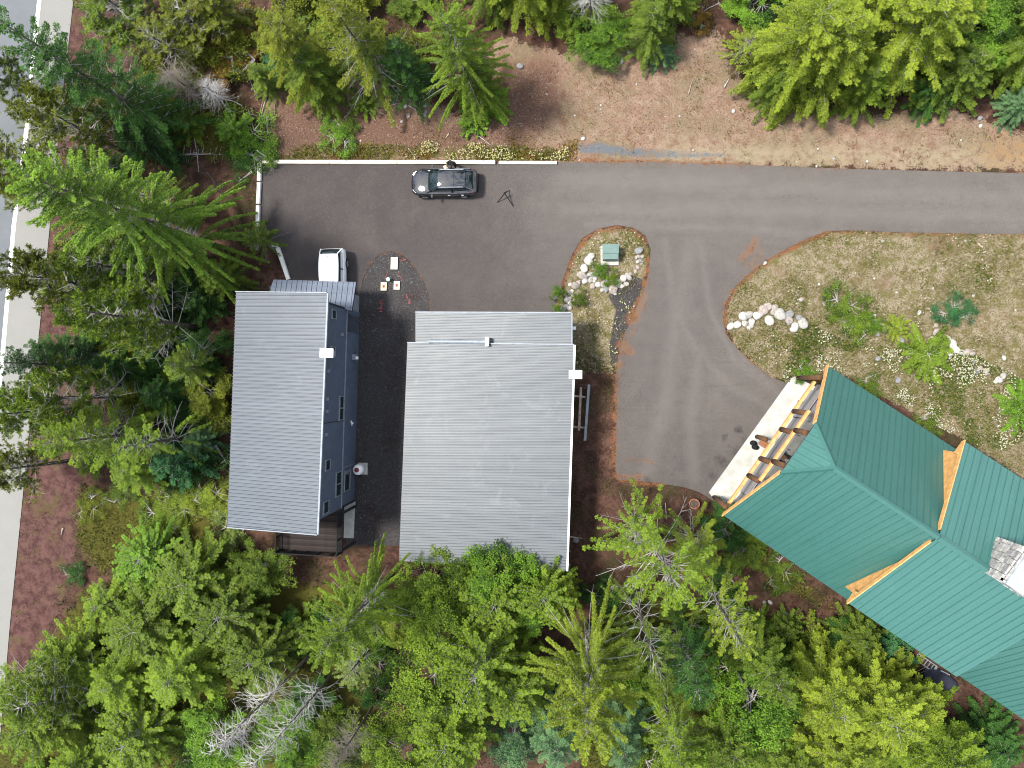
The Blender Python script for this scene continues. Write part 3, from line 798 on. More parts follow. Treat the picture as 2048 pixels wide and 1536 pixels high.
def railing(a, b_, n):
    a, b_ = Vector(a), Vector(b_); m = MB(); m.beam(a+Vector((0,0,1.0)), b_+Vector((0,0,1.0)), .07, .04); m.beam(a+Vector((0,0,.12)), b_+Vector((0,0,.12)), .05, .04)
    rl = m.build('railing', M['black'], dk); m2 = MB()
    for i in range(n+1):
        p = a.lerp(b_, i/n); w = .08 if i % 9 == 0 else .034
        m2.box(p.x-w/2, p.x+w/2, p.y-w/2, p.y+w/2, 3.0, 3.975)
    o = m2.build('balusters', M['black'], rl); tag(o, kind='stuff')
railing((dx0+.05, dy0+.05, 3), (dx1-.05, dy0+.05, 3), 40); railing((dx0+.05, dy0+.12, 3), (dx0+.05, dy1-.1, 3), 26); railing((dx1-.05, dy0+.12, 3), (dx1-.05, dy1-.1, 3), 26)
sl = [ghl(at(*p)) for p in ((711,1003),(708,1076),(686,1075),(690,1000))]
o = MB().prism([( -16.05 + 0,0)]*0 or [tuple(at(*p).xy) for p in ((711,1003),(708,1076),(686,1075),(690,1000))], 0, .10).build('concrete_slab', M['concrete'])
tag(o, 'narrow pale concrete slab on the ground beside the brown rear deck', 'slab')

# ---------------------------------------------- long silver shed
sh = empty('metal_shed', (0, 0, 0), 0, 'wide low building under a bright ribbed silver roof in the middle of the lot', 'building')
ml = [at(815,686,2.7), at(1148,690,3.8), at(1133,1142,3.8), at(798,1122,2.7)]
roof_panels(sh, ml, (11, .2, 1.2), .92, M['galv'], 5, .07, .05)
mt_ = [at(831,625,2.45), at(1143,626,3.45), at(1143,693,3.5), at(831,690,2.5)]
roof_panels(sh, mt_, (11, .1, 1.2), .92, M['galv'], 5, .06, .038, name='front_roof_panel')
b = MB(); b.slab([p-Vector((0,0,.045)) for p in ml], .2); b.build('roof_deck', M['dark_trim'], sh)
b = MB(); b.slab([p-Vector((0,0,.045)) for p in mt_], .15); b.build('front_roof_deck', M['dark_trim'], sh)
b = MB(); b.beam(ml[1]+Vector((.05,0,.0)), ml[2]+Vector((.05,0,.0)), .12, .12); b.build('gutter', M['white'], sh)
b = MB(); b.beam(ml[0]+Vector((0,.03,.0)), ml[1]+Vector((0,.03,.0)), .07, .14); b.beam(mt_[0]+Vector((0,.03,0)), mt_[1]+Vector((0,.03,0)), .07, .1); b.beam(mt_[1]+Vector((.03,0,0)), mt_[2]+Vector((.03,0,0)), .07, .1); b.build('roof_trim', M['steel'], sh)
def inset(P, d):
    c = sum(P, Vector())/len(P); return [p + (c-p).normalized()*d for p in P]
w = MB(); q = inset(ml, .8); w.prism([tuple(p.xy) for p in q], 0, 2.5); w.build('wall', M['steel'], sh)
w = MB(); q = inset(mt_, .7); w.prism([tuple(p.xy) for p in q], 0, 2.25); w.build('front_wall', M['steel'], sh)
a, b_ = at(859,683,2.75), at(972,684,3.15)
MB().tube([a+Vector((0,0,.14)), b_+Vector((0,0,.12))], .14, 10).build('roof_duct', M['steel'], sh)
MB().box(b_.x, b_.x+.22, b_.y-.3, b_.y+.3, 3.0, 3.6).build('duct_hood', M['white'], sh)
q = at(1151,749,4.4); b = MB(); b.box(q.x-.42, q.x+.42, q.y-.28, q.y+.28, 4.3, 4.4); fc = b.build('flue_cap', M['white'], sh)
MB().box(q.x-.2, q.x+.2, q.y-.17, q.y+.17, 2.9, 4.3).build('flue', M['steel'], fc)
q = at(1150,656,2.8); MB().box(-.42+q.x, q.x+.05, q.y-.1, q.y+.1, 2.5, 2.8).build('side_lamp', M['white'], sh)
# lumber rack of cross bars carrying two beams
lr = empty('rack', at(1160,810), 0, 'low two-bar timber rack on the bare soil along the shed wall', 'rack')
def rel(o, p): return Vector(p) - o.location
for (x0,y0),(x1,y1) in (((1140,791),(1171,794)),((1138,852),(1174,856))):
    MB().beam(rel(lr, at(x0,y0,.45)), rel(lr, at(x1,y1,.45)), .13, .1).build('cross_bar', M['log'], lr)
    for x, y in ((x0+4,y0),(x1-3,y1)):
        p = rel(lr, at(x, y, .2)); MB().box(p.x-.05, p.x+.05, p.y-.05, p.y+.05, -.02, .395).build('leg', M['log'], lr)
o = MB().beam(at(1162,774,.57), at(1158,861,.57), .16, .12).build('timber_beam', M['log']); tag(o, 'weathered tan timber beam lying on the rack nearest the shed', 'beam')
o = MB().beam(at(1178,769,.62), at(1170,881,.62), .17, .2).build('steel_beam', M['steel']); tag(o, 'long grey steel beam on the outer end of the rack beside the shed', 'beam')

# ---------------------------------------------- teal-roofed timber house
E_ = math.radians(-34.16)
HO = Vector((12.375, -3.64, 0)); ue = Vector((math.cos(E_), math.sin(E_), 0)); ve = Vector((-math.sin(E_), math.cos(E_), 0))
th = empty('timber_house', HO, E_, 'large timber house with teal standing-seam roof, orange fascia and stone chimney', 'house')
def thl(p): d = Vector(p)-HO; return Vector((d.dot(ue), d.dot(ve), d.z))
HW, ZE, ZR = 5.76, 3.5, 10.25; SL = (ZR-ZE)/HW
zmain = lambda v: ZR - abs(v)*SL
UE = 27.0; hv = 1.72; hu = 1.62
m = M['teal']
def R3(u, v): return Vector((u, v, zmain(v)))
roof_panels(th, [R3(0,HW), R3(0,hv), R3(hu,0), R3(10.2,0), R3(10.2,HW)], (0,1,-SL), .42, m, 1, .03, .05)
roof_panels(th, [R3(0,-HW), R3(10.2,-HW), R3(10.2,0), R3(hu,0), R3(0,-hv)], (0,-1,-SL), .42, m, 1, .03, .05)
roof_panels(th, [R3(0,hv), R3(0,-hv), R3(hu,0)], (1,0,1.2), .42, m, 1, .03, .05, name='hip_panel')
roof_panels(th, [R3(14.9,-HW), R3(UE,-HW), R3(UE,0), R3(14.9,0)], (0,-1,-SL), .42, m, 1, .03, .05)
ZD = 6.5; sd_ = (ZR+.03-ZD)/5.78
roof_panels(th, [Vector((8.0,5.78,ZD)), Vector((8.0,.0,ZR+.03)), Vector((UE,.0,ZR+.03)), Vector((UE,5.78,ZD))], (0,1,-sd_), .42, m, 1, .03, .05, name='dormer_panel')
roof_panels(th, [Vector((8.0,-5.78,ZD)), Vector((8.0,.0,ZR+.03)), Vector((15.28,.0,ZR+.03)), Vector((15.28,-5.78,ZD))], (0,-1,-sd_), .42, m, 1, .03, .05, name='dormer_panel')
# underlay, ridge and hip caps, eave trim
b = MB()
dn = Vector((0,0,-.05))
for P in ([R3(.02,HW-.02), R3(.02,hv), R3(hu,0), R3(10.1,0), R3(10.1,HW-.02)], [R3(.02,-HW+.02), R3(10.1,-HW+.02), R3(10.1,0), R3(hu,0), R3(.02,-hv)], [R3(.02,hv), R3(.02,-hv), R3(hu,0)],
          [R3(14.95,-HW+.02), R3(UE,-HW+.02), R3(UE,0), R3(14.95,0)], [Vector((8.02,5.76,ZD)), Vector((8.02,.0,ZR)), Vector((UE,.0,ZR)), Vector((UE,5.76,ZD))], [Vector((8.02,-5.76,ZD)), Vector((8.02,0,ZR)), Vector((15.26,0,ZR)), Vector((15.26,-5.76,ZD))]):
    b.slab([p+dn for p in P], .15)
b.build('roof_deck', M['dark_trim'], th)
def cap(a, c, w=.34):
    a, c = Vector(a), Vector(c); d = (c-a).normalized(); r = d.cross(Vector((0,0,1))).normalized()
    h = w/2; q = MB(); vs = []
    for p in (a, c): vs += [p - r*h - Vector((0,0,.07)), p + Vector((0,0,.1)), p + r*h - Vector((0,0,.07)), p - Vector((0,0,.09))]
    q.add(vs, [(0,1,5,4),(1,2,6,5),(2,3,7,6),(3,0,4,7),(3,2,1,0),(4,5,6,7)]); return q.build('ridge_cap', m, th)
cap((hu-.05,0,ZR+.03), (8.0,0,ZR+.04)); cap((8.02,0,ZR+.06), (UE,0,ZR+.06), .4)
cap(R3(0,hv)+Vector((0,0,.04)), (hu,0,ZR+.03), .26); cap(R3(0,-hv)+Vector((0,0,.04)), (hu,0,ZR+.03), .26)
# orange rake boards on the gable, dormer rakes and cheeks
cedar = M['cedar']
def board(a, c, w=.07, h=.3, name='fascia_board'):
    return MB().beam(a, c, w, h).build(name, cedar, th)
for s in (1, -1):
    board((-.05, s*HW, ZE-.12), (-.05, s*(hv+.0), zmain(hv)-.12), .07, .30)
    board((7.95, s*5.80, ZD-.13), (7.95, s*.35, ZR-.35), .06, .28)
    # dormer cheek wall
    q = MB(); u0 = 8.28; v1 = 5.15
    zt = ZR - v1*sd_ - .16; zb = zmain(v1)+.03
    q.add([(u0,s*.5,ZR-.5*sd_-.16),(u0,s*v1,zt),(u0,s*v1,zb),(u0+.12,s*.5,ZR-.5*sd_-.16),(u0+.12,s*v1,zt),(u0+.12,s*v1,zb)], [(0,1,2),(5,4,3),(0,3,4,1),(1,4,5,2),(2,5,3,0)])
    q.build('dormer_cheek', cedar, th)
    # boxed eave return of the dormer
    MB().box(7.99, 8.28, s*5.15 if s > 0 else -5.75, 5.75 if s > 0 else -5.15, ZD-.06, ZD+.02).build('eave_soffit', cedar, th)
    MB().box(8.0, 8.12, min(s*4.95, s*5.75), max(s*4.95, s*5.75), ZD-.38, ZD-.07).build('eave_return', cedar, th)
    MB().box(8.28, 8.355, min(s*4.3,s*4.7), max(s*4.3,s*4.7), 6.45, 6.95).build('cheek_vent', M['white'], th)
q = MB(); q.add([(15.0,-.3,ZR-.4),(15.0,-5.15,ZR-5.15*sd_-.16),(15.0,-5.15,zmain(5.15)),(14.9,-.3,ZR-.4),(14.9,-5.15,ZR-5.15*sd_-.16),(14.9,-5.15,zmain(5.15))], [(0,1,2),(5,4,3),(0,3,4,1),(1,4,5,2),(2,5,3,0)]); q.build('dormer_cheek', cedar, th)
# walls
w = MB(); gw = 1.0
w.add([(gw,5.0,0),(gw,-5.0,0),(gw,-5.0,4.05),(gw,-hv,8.0),(gw,hv,8.0),(gw,5.0,4.05)]+[(UE-.4,5.0,0),(UE-.4,-5.0,0),(UE-.4,-5.0,4.05),(UE-.4,-hv,8.0),(UE-.4,hv,8.0),(UE-.4,5.0,4.05)],
      [(0,1,2,3,4,5),(11,10,9,8,7,6),(0,6,7,1),(1,7,8,2),(2,8,9,3),(3,9,10,4),(4,10,11,5),(5,11,6,0)])
w.box(8.5, 14.9, -5.0, -4.6, 4.0, 6.6); w.box(8.5, UE-.5, 4.6, 5.0, 4.0, 6.6)
w.build('wall', M['grey_siding'], th)
# gable siding boards, each its own piece, with garage doors between
bm_ = [simple('gable_board_%d' % i, c, .7, var=.2, scale=4, stretch=(1,.4,3)) for i, c in enumerate(((.17,.155,.16),(.205,.19,.195),(.235,.22,.225)))]
z = .12; k = 0
while z < 7.9:
    half = 5.0 if z < 3.9 else max(.3, 5.0 - (z-3.9)/SL)
    MB().box(gw-.045, gw-.002, -half, half, z, z+.19).build('wall_board', bm_[k % 3], th); z += .2; k += 1
for v0 in (-3.9, -.2, 2.3):
    wd = 2.9 if v0 < 0 else 2.2
    if v0 == -.2: continue
    dr = MB().box(gw-.10, gw-.05, v0, v0+wd, .12, 2.4).build('garage_door', M['dark_trim'], th)
    for i in range(5): MB().box(gw-.15, gw-.102, v0+.03, v0+wd-.03, .16+i*.445, .16+i*.445+.41).build('door_panel', bm_[2], dr)
wdw = MB().box(gw-.10, gw-.05, -2.2, 2.2, 3.3, 5.2).build('gable_window', M['grey_siding'], th)
for i in range(4): MB().box(gw-.12, gw-.09, -2.1+i*1.07, -2.1+i*1.07+.98, 3.4, 5.1).build('pane', M['dark_glass'], wdw)
# timber truss standing in the plane of the gable overhang
pg = HO + ue*0.1
def gp(px, py): q = thl(on_plane(px, py, pg, ue)); return q.y, q.z
va, vb = gp(1622,764)[0], gp(1455,1011)[0]
MB().box(-.04, .13, vb, va, 2.56, 2.86).build('tie_beam', cedar, th)
va, vb = gp(1618,822)[0], gp(1524,964)[0]
MB().box(-.04, .12, vb, va, 5.35, 5.65).build('collar_beam', cedar, th)
for px, py in ((1582,823),(1559,859),(1515,915),(1495,950)):
    v, z = gp(px, py); MB().tube([(.02,v,2.87),(.02,v,5.34)], .17, 10).build('truss_post', M['log_post'], th, smooth=True)
for px, py in ((1592,862),(1551,925)):
    v, z = gp(px, py); MB().tube([(.02,v,5.66),(.02,v,min(zmain(v),8.15)-.3)], .17, 10).build('truss_post', M['log_post'], th, smooth=True)
for px, py in ((1601,763),(1436,999)):
    v, z = gp(px, py); zt = zmain(v)-.2; MB().tube([(-.32,v,.12),(-.32,v,zt)], .16, 10).build('corner_post', M['log_post'], th, smooth=True)
v, z = gp(1524,880); MB().tube([(-.3,v,.12),(-.3,v,2.5)], .16, 10).build('corner_post', M['log_post'], th, smooth=True)
# stone chimney with metal cap
c0 = thl(at(2062,1150,11.6)); cs = 1.05
ch = MB().box(c0.x-cs+.12, c0.x+cs-.12, c0.y-cs+.12, c0.y+cs-.12, 8.0, 11.55).build('chimney', M['grey_bark'], th)
sm = [simple('chimney_stone_%d' % i, c, .9, var=.3, scale=6, bump=.4) for i, c in enumerate(((.33,.32,.30),(.42,.40,.37),(.24,.235,.23)))]
for fi in range(4):
    z = 8.1
    while z < 11.4:
        h = random.uniform(.28, .42); a = -cs
        while a < cs-.1:
            wd = min(random.uniform(.35, .6), cs-a)
            r = [(c0.x+a, c0.x+a+wd-.03, c0.y-cs, c0.y-cs+.15), (c0.x-cs, c0.x-cs+.15, c0.y+a, c0.y+a+wd-.03), (c0.x+a, c0.x+a+wd-.03, c0.y+cs-.15, c0.y+cs), (c0.x+cs-.15, c0.x+cs, c0.y+a, c0.y+a+wd-.03)][fi]
            g = random.uniform(-.05, .02); 
            if fi in (0, 1): MB().box(r[0]+(g if fi==1 else 0), r[1], r[2]+(g if fi==0 else 0), r[3], z, min(z+h-.03, 11.55)).build('stone', random.choice(sm), ch)
            a += wd
        z += h
MB().box(c0.x-cs+.28, c0.x+cs+.1, c0.y-cs-.02, c0.y+cs+.1, 11.56, 11.66).build('chimney_cap', simple('pale_blue_metal', (.30,.36,.40), .6, .0), ch)
# concrete apron
ap = [(1583,756),(1598,752),(1612,764),(1668,790),(1490,1040),(1457,1026),(1432,1005),(1418,985)]
o = MB().prism([tuple(at(*p, .12).xy) for p in ap], 0, .12).build('concrete_apron', M['concrete']); tag(o, kind='structure')
for a_, c_ in (((1510,852),(1535,871)),((1493,874),(1512,884)),((1483,893),(1510,910)),((1572,788),(1600,806))):
    pass

# ---------------------------------------------- small things on and near the apron
bq = empty('barbecue', at(1521,886,.12), E_, 'small barbecue cart beside the middle post on the concrete apron', 'barbecue')
MB().box(-.28,.28,-.2,.2,.5,.62).build('body', M['steel'], bq); MB().box(-.24,.24,-.17,.17,.625,.78).build('lid', M['rust'], bq)
for x in (-.22,.22):
    for y in (-.15,.15): MB().box(x-.02,x+.02,y-.02,y+.02,0,.5).build('leg', M['black'], bq)
bg_ = empty('rubbish_sack', at(1509,894,.12), 0, 'pair of knotted black sacks on the pale concrete apron', 'bag')
def lumpy(r, sx, sy, sz, seed, sub=2, amp=.18):
    bm = bmesh.new(); bmesh.ops.create_icosphere(bm, subdivisions=sub, radius=1.0)
    rr = random.Random(seed); ph = [(Vector((rr.uniform(-1,1),rr.uniform(-1,1),rr.uniform(-1,1)))*rr.uniform(1.2,3), rr.uniform(0,6)) for _ in range(6)]
    for v in bm.verts:
        k = 1 + amp*sum(math.sin(v.co.dot(d)+p) for d, p in ph)/2.4
        c = v.co*k*r; v.co = Vector((c.x*sx, c.y*sy, c.z*sz))
    return bm
def lump_mesh(name, m, r, sx, sy, sz, seed, sub=2, amp=.18, smooth=True):
    bm = lumpy(r, sx, sy, sz, seed, sub, amp); me = bpy.data.meshes.new(name); bm.to_mesh(me); bm.free(); me.materials.append(m)
    if smooth: me.shade_smooth()
    return me
link('sack', lump_mesh('sack', M['black'], .22, 1, 1, .9, 3), bg_, (0,0,.19)); link('sack', lump_mesh('sack', M['black'], .2, 1.1, .9, .9, 4), bg_, (-.1,.28,.17))
co = MB(); 
pts = [at(1600,805,.2) + Vector((.17*math.cos(t/6*math.pi)*(1 if t<24 else .8), .17*math.sin(t/6*math.pi), .004*t)) for t in range(36)]
o = co.tube(pts, .016, 5).build('hose_coil', M['black']); tag(o, 'coiled black hose on the concrete apron near the upper corner post', 'hose')
pl = empty('planter', G(1387,1006), 0, 'rusty round planter ring with orange flowers at the apron corner', 'planter')
ring = MB()
for k in range(16):
    a0, a1 = k/16*6.283, (k+1)/16*6.283
    p = lambda r, a, z: (r*math.cos(a), r*math.sin(a), z)
    ring.add([p(.32,a0,0),p(.32,a1,0),p(.36,a1,.4),p(.36,a0,.4),p(.30,a1,.4),p(.30,a0,.4),p(.27,a0,.02),p(.27,a1,.02)], [(0,1,2,3),(3,2,4,5),(5,4,7,6)])
ring.build('rim', M['rust'], pl)
MB().tube([(0,0,.02),(0,0,.28)], .28, 14).build('soil', M['bark'], pl)

# ladder, tarp and boards by the rear wall of the teal house
ld = empty('ladder', (0,0,0), 0, 'aluminium ladder lying on dark soil under the teal eave', 'ladder')
a, c_ = at(1833,1312,.12), at(1870,1338,.12); d = (c_-a).normalized(); r_ = Vector((-d.y, d.x, 0)); ld.location = a
for s in (-.22, .22): MB().beam(r_*s, c_-a+r_*s, .06, .08).build('rail', M['steel'], ld)
for i in range(7):
    p = (c_-a)*(i/6); MB().beam(p-r_*.19, p+r_*.19, .05 if i not in (1,6) else .16, .04).build('rung', M['steel'], ld)
o = MB().beam(at(1880,1343,.1), at(1898,1352,.1), .25, .06).build('plank', M['steel']); tag(o, 'short pale plank on the dark ground past the end of the ladder', 'plank')
for i, (a, c_) in enumerate((((1832,1343),(1866,1341)),((1836,1350),(1860,1346)))):
    A, C = at(*a, .1), at(*c_, .1); mid = (A+C)/2 + Vector((0,.25,.05))
    o = MB().tube([A, A.lerp(mid,.6), mid, mid.lerp(C,.5), C], .02, 5).build('pipe', M['steel']); tag(o, ('upper','lower')[i]+' of two thin bent pipes lying beside the ladder', 'pipe')
tp = lump_mesh('tarpaulin', simple('navy_tarp', (.012,.015,.03), .7), .8, 1.5, .8, .18, 9, 3, .3)
o = link('tarpaulin', tp, None, at(1886,1362,.12)); o.rotation_euler = (0,0,E_); tag(o, 'crumpled dark navy tarpaulin on the ground below the teal eave', 'tarpaulin')

# ---------------------------------------------- kerb beams and the drive's small furniture
def kerb(a, c, w=.27, h=.24, m='cream_kerb', label='', name='kerb_beam', group='concrete kerb beams around the parking area'):
    A, C = at(*a), at(*c); mid = (A+C)/2
    mb = MB(); mb.beam(A-mid+Vector((0,0,h/2)), C-mid+Vector((0,0,h/2)), w, h)
    o = mb.build(name, M[m], None, (mid.x, mid.y, 0)); bv = o.modifiers.new('edge', 'BEVEL'); bv.width = .025; bv.segments = 2
    tag(o, label, 'kerb', group); return o
kerb((527,325),(660,325.4), label='cream kerb beam along the lot top edge, nearest the corner')
kerb((661,325.4),(795,325.6), label='cream kerb beam along the lot top edge, second from the corner')
kerb((796,325.6),(991,326), label='long cream kerb beam directly behind the black car')
kerb((998,326),(1114,326.5), .22, .18, label='last thin kerb beam, broken at its end, right of the black car')
kerb((521,320),(520,363), m='white_paint', label='white kerb beam on the left edge, touching the lot corner')
kerb((520,366),(518,409), m='white_paint', label='white kerb beam on the left edge, second from the corner')
kerb((518,412),(517,455), m='white_paint', label='white kerb beam on the left edge, third from the corner')
kerb((517,458),(514,500), m='white_paint', label='white kerb beam on the left edge, half hidden by fir branches')
kerb((557,496),(579,560), .28, .26, 'white_paint', label='slanted pale kerb beam beside the parked white van')
kerb((544,491),(556,491), .26, .26, 'white_paint', label='short pale kerb block at the end of the slanted beam')
for (b0, t0, lb) in (((539,319),(514,299),'thin white snow stake at the corner of the kerbs'), ((830,315),(818,288),'thin white snow stake in the weeds left of the black car')):
    p = at(*b0); o = MB().tube([(0,0,-.05),(0,0,2.0)], .022, 6).build('snow_stake', M['white'], None, (p.x,p.y,0)); tag(o, lb, 'stake')

# septic lids, dome and paint on the gravel
def lid(px, py, w, l, label, hand):
    p = at(px, py); e = empty('inspection_lid', (p.x,p.y,0), A18, label, 'lid')
    MB().box(-w/2,w/2,-l/2,l/2,0,.10).build('frame', M['cream_lid'], e)
    if hand:
        MB().box(-.08,.08,-.1,.1,.102,.12).build('handle', M['rust'], e)
    else:
        MB().box(-w/2+.1,w/2-.1,-l/2+.15,l/2-.15,.102,.115).build('cover_plate', M['cream_kerb'], e)
lid(789,527,.50,.86, 'large cream rectangular lid set in the dark gravel', False)
lid(768,573,.43,.60, 'small cream lid with brown handle, left of the green dome', True)
lid(794,571,.43,.60, 'small cream lid with brown handle, right of the green dome', True)
p = at(779,560); dm = empty('vent_dome', (p.x,p.y,0), 0, 'round pale green vent cap between the two small lids', 'vent')
MB().tube([(0,0,0),(0,0,.35)], .09, 12).build('stem', simple('green_plastic', (.03,.16,.10), .5), dm)
link('cap', lump_mesh('cap', simple('pale_green_plastic', (.42,.62,.50), .5), .15, 1,1,.6, 1, 3, 0), dm, (0,0,.36))
spray = simple('red_marking_paint', (.24,.05,.055), .8, var=.3, scale=20)
for i, pts in enumerate(([(800,522),(812,519)],[(775,543),(771,560)],[(797,546),(804,562)],[(762,598),(761,608)],[(765,606),(761,618)],[(758,618),(761,612),(765,619),(759,623),(765,622)],[(813,590),(815,600)],[(817,596),(820,607),(816,605),(821,602)])):
    k = MB(); last = None
    for j in range(len(pts)-1):
        A, B = at(*pts[j], .03), at(*pts[j+1], .03); n = max(2, int((B-A).length/.12))
        for s in range(n):
            a = A.lerp(B, s/n) + Vector((random.uniform(-.05,.05), random.uniform(-.05,.05), s*.0004)); b2 = A.lerp(B, (s+.8)/n)+Vector((random.uniform(-.04,.04), random.uniform(-.04,.04), s*.0004))
            k.beam(a, b2, random.uniform(.03,.08), .006)
    o = k.build('paint_mark', spray)
    tag(o, ['red dash beside the large cream lid','red stroke above the left small lid','red stroke above the right small lid','faint red stroke below the left small lid','red stroke leading down to the red arrow','red sprayed arrowhead on the gravel near the tall house','faint red stroke below the right small lid','red sprayed arrow near the shed corner'][i] , 'paint mark', 'red utility marks on the gravel')

# propane tank
p = at(722,937); pt = empty('propane_tank', (p.x-.12,p.y,0), 0, 'upright white gas tank with dark red lid against the slate blue wall', 'tank')
MB().box(-.1,.62,-.42,.42,0,.10).build('pad', M['concrete'], pt)
ps = [(0,0,.11),(0,0,.16),(0,0,.74),(0,0,.88),(0,0,.94)]
MB().tube(ps, [.30,.38,.38,.30,.12], 24).build('tank', M['white'], pt, (.12,0,0), True)
MB().tube([(0,0,.90),(0,0,1.02),(0,0,1.05)], [.16,.16,.09], 16).build('lid', simple('dark_red_plastic', (.16,.008,.02), .4), pt, (.12,0,0), True)

# transformer on its pad
p = at(1219,511); tr = empty('transformer', (p.x,p.y,0), 0, 'green utility transformer box on a concrete pad inside the rock ring', 'utility box')
MB().box(-.62,.62,-.70,.66,0,.14).build('pad', M['concrete'], tr)
tg = simple('grey_green_enamel', (.085,.145,.128), .5, var=.1)
MB().add([(-.48,-.40,.14),(.56,-.40,.14),(.56,.56,.14),(-.48,.56,.14),(-.48,-.40,.82),(.56,-.40,.82),(.56,.56,.95),(-.48,.56,.95)], [(3,2,1,0),(4,5,6,7),(0,1,5,4),(1,2,6,5),(2,3,7,6),(3,0,4,7)]).build('cabinet', tg, tr)
MB().add([(-.52,-.02,.905),(.60,-.02,.905),(.60,.60,.985),(-.52,.60,.985),(-.52,-.02,.93),(.60,-.02,.93),(.60,.60,1.01),(-.52,.60,1.01)], [(3,2,1,0),(4,5,6,7),(0,1,5,4),(1,2,6,5),(2,3,7,6),(3,0,4,7)]).build('lid', tg, tr)
MB().box(-.3,.3,-.425,-.402,.3,.7).build('door', simple('dark_green_door', (.02,.05,.045), .5), tr)

# ---------------------------------------------- boulders
rock_m = [simple('boulder_%d' % i, c, .9, var=.3, scale=2.6, bump=.6) for i, c in enumerate(((.27,.26,.235),(.36,.345,.315),(.20,.175,.155),(.27,.23,.205),(.17,.17,.172)))]
rock_me = [lump_mesh('boulder', rock_m[i % 5], 1, 1, 1, .8, 100+i, 3, .26) for i in range(12)]
def rock(px, py, r, mi=None, parent=None, off=None, rx=1.0, rot=None, name='boulder'):
    i = random.choice([k for k in range(12) if mi is None or k % 5 == mi]); me = rock_me[i]
    r *= .9; p = G(px, py) + Vector((0,0,r*.28)); o = link(name, me, parent, p - (parent.location if parent else Vector()))
    o.scale = (r*rx, r*random.uniform(.78,1), r*random.uniform(.6,.85)); o.rotation_euler = (random.uniform(-.2,.2), random.uniform(-.2,.2), random.uniform(0,3.14) if rot is None else rot); return o
rw = empty('rock_wall', G(1200,560), 0, 'curved low wall of pale boulders wrapping round the green transformer box', 'rock wall')
for px, py, r, mi in ((1176,520,.36,1),(1168,534,.34,1),(1162,548,.3,3),(1184,512,.3,1),(1164,552,.30,3),(1172,562,.26,1),(1166,546,.2,0),(1170,554,.24,4),(1178,549,.2,0),(1156,566,.22,3),(1150,572,.3,2),(1140,569,.14,1),(1187,550,.26,0),(1192,557,.2,1),(1181,560,.2,0),(1188,563,.16,1),(1198,570,.26,1),(1209,567,.30,0),(1213,577,.28,4),(1220,567,.2,3),(1225,578,.36,3),(1233,567,.28,0),(1240,563,.2,3),(1247,558,.3,1),(1255,552,.26,0),(1259,558,.18,3),(1252,568,.2,0),(1245,572,.18,1),(1237,573,.14,2),(1260,549,.16,3),(1186,573,.24,3),(1144,583,.16,1),(1138,586,.16,0),(1140,597,.2,4),(1133,600,.26,4),(1142,606,.2,1),(1133,612,.22,4),(1126,618,.3,4),(1138,616,.2,0),(1146,590,.17,3),(1205,580,.18,0),(1230,588,.12,0)):
    rock(px, py, r, mi, rw)
rw2 = empty('rock_edging', G(1278,520), 0, 'short line of small stones right of the green transformer box', 'rock edging')
for px, py, r, mi in ((1278,501,.34,4),(1277,513,.16,3),(1284,513,.13,0),(1272,515,.13,0),(1281,521,.17,4),(1275,524,.14,1),(1276,535,.18,3),(1271,543,.15,3),(1283,527,.1,2)): rock(px, py, r, mi, rw2)
rw3 = empty('rock_pile', G(1530,640), 0, 'arc of big bleached boulders in the grass by the driveway bend', 'rock pile')
for px, py, r, mi in ((1461,652,.26,1),(1474,649,.27,1),(1489,645,.25,1),(1504,642,.28,1),(1489,634,.36,1),(1499,630,.28,0),(1514,632,.36,1),(1528,620,.40,3),(1534,613,.30,3),(1520,628,.3,0),(1537,639,.38,1),(1547,625,.30,3),(1549,616,.28,3),(1559,628,.42,0),(1565,636,.30,3),(1579,630,.38,4),(1577,641,.30,3),(1590,652,.36,1),(1605,646,.40,0),(1599,636,.3,4),(1586,660,.2,1),(1502,651,.18,0),(1497,656,.16,1),(1578,646,.2,4)):
    rock(px, py, r, mi, rw3)
rw4 = empty('rock_row', G(1915,690), 0, 'broken row of white boulders right of the big meadow shrub', 'rock row')
for px, py, r, mi in ((1896,677,.2,0),(1903,690,.36,1),(1910,700,.28,1),(1900,708,.26,1),(1921,704,.25,0),(1934,705,.28,3),(1944,708,.2,3),(1960,736,.22,3),(1971,744,.28,3),(1953,744,.2,4),(1999,760,.28,1),(2004,752,.24,0),(1992,764,.16,1),(1947,724,.16,4)): rock(px, py, r, mi, rw4)
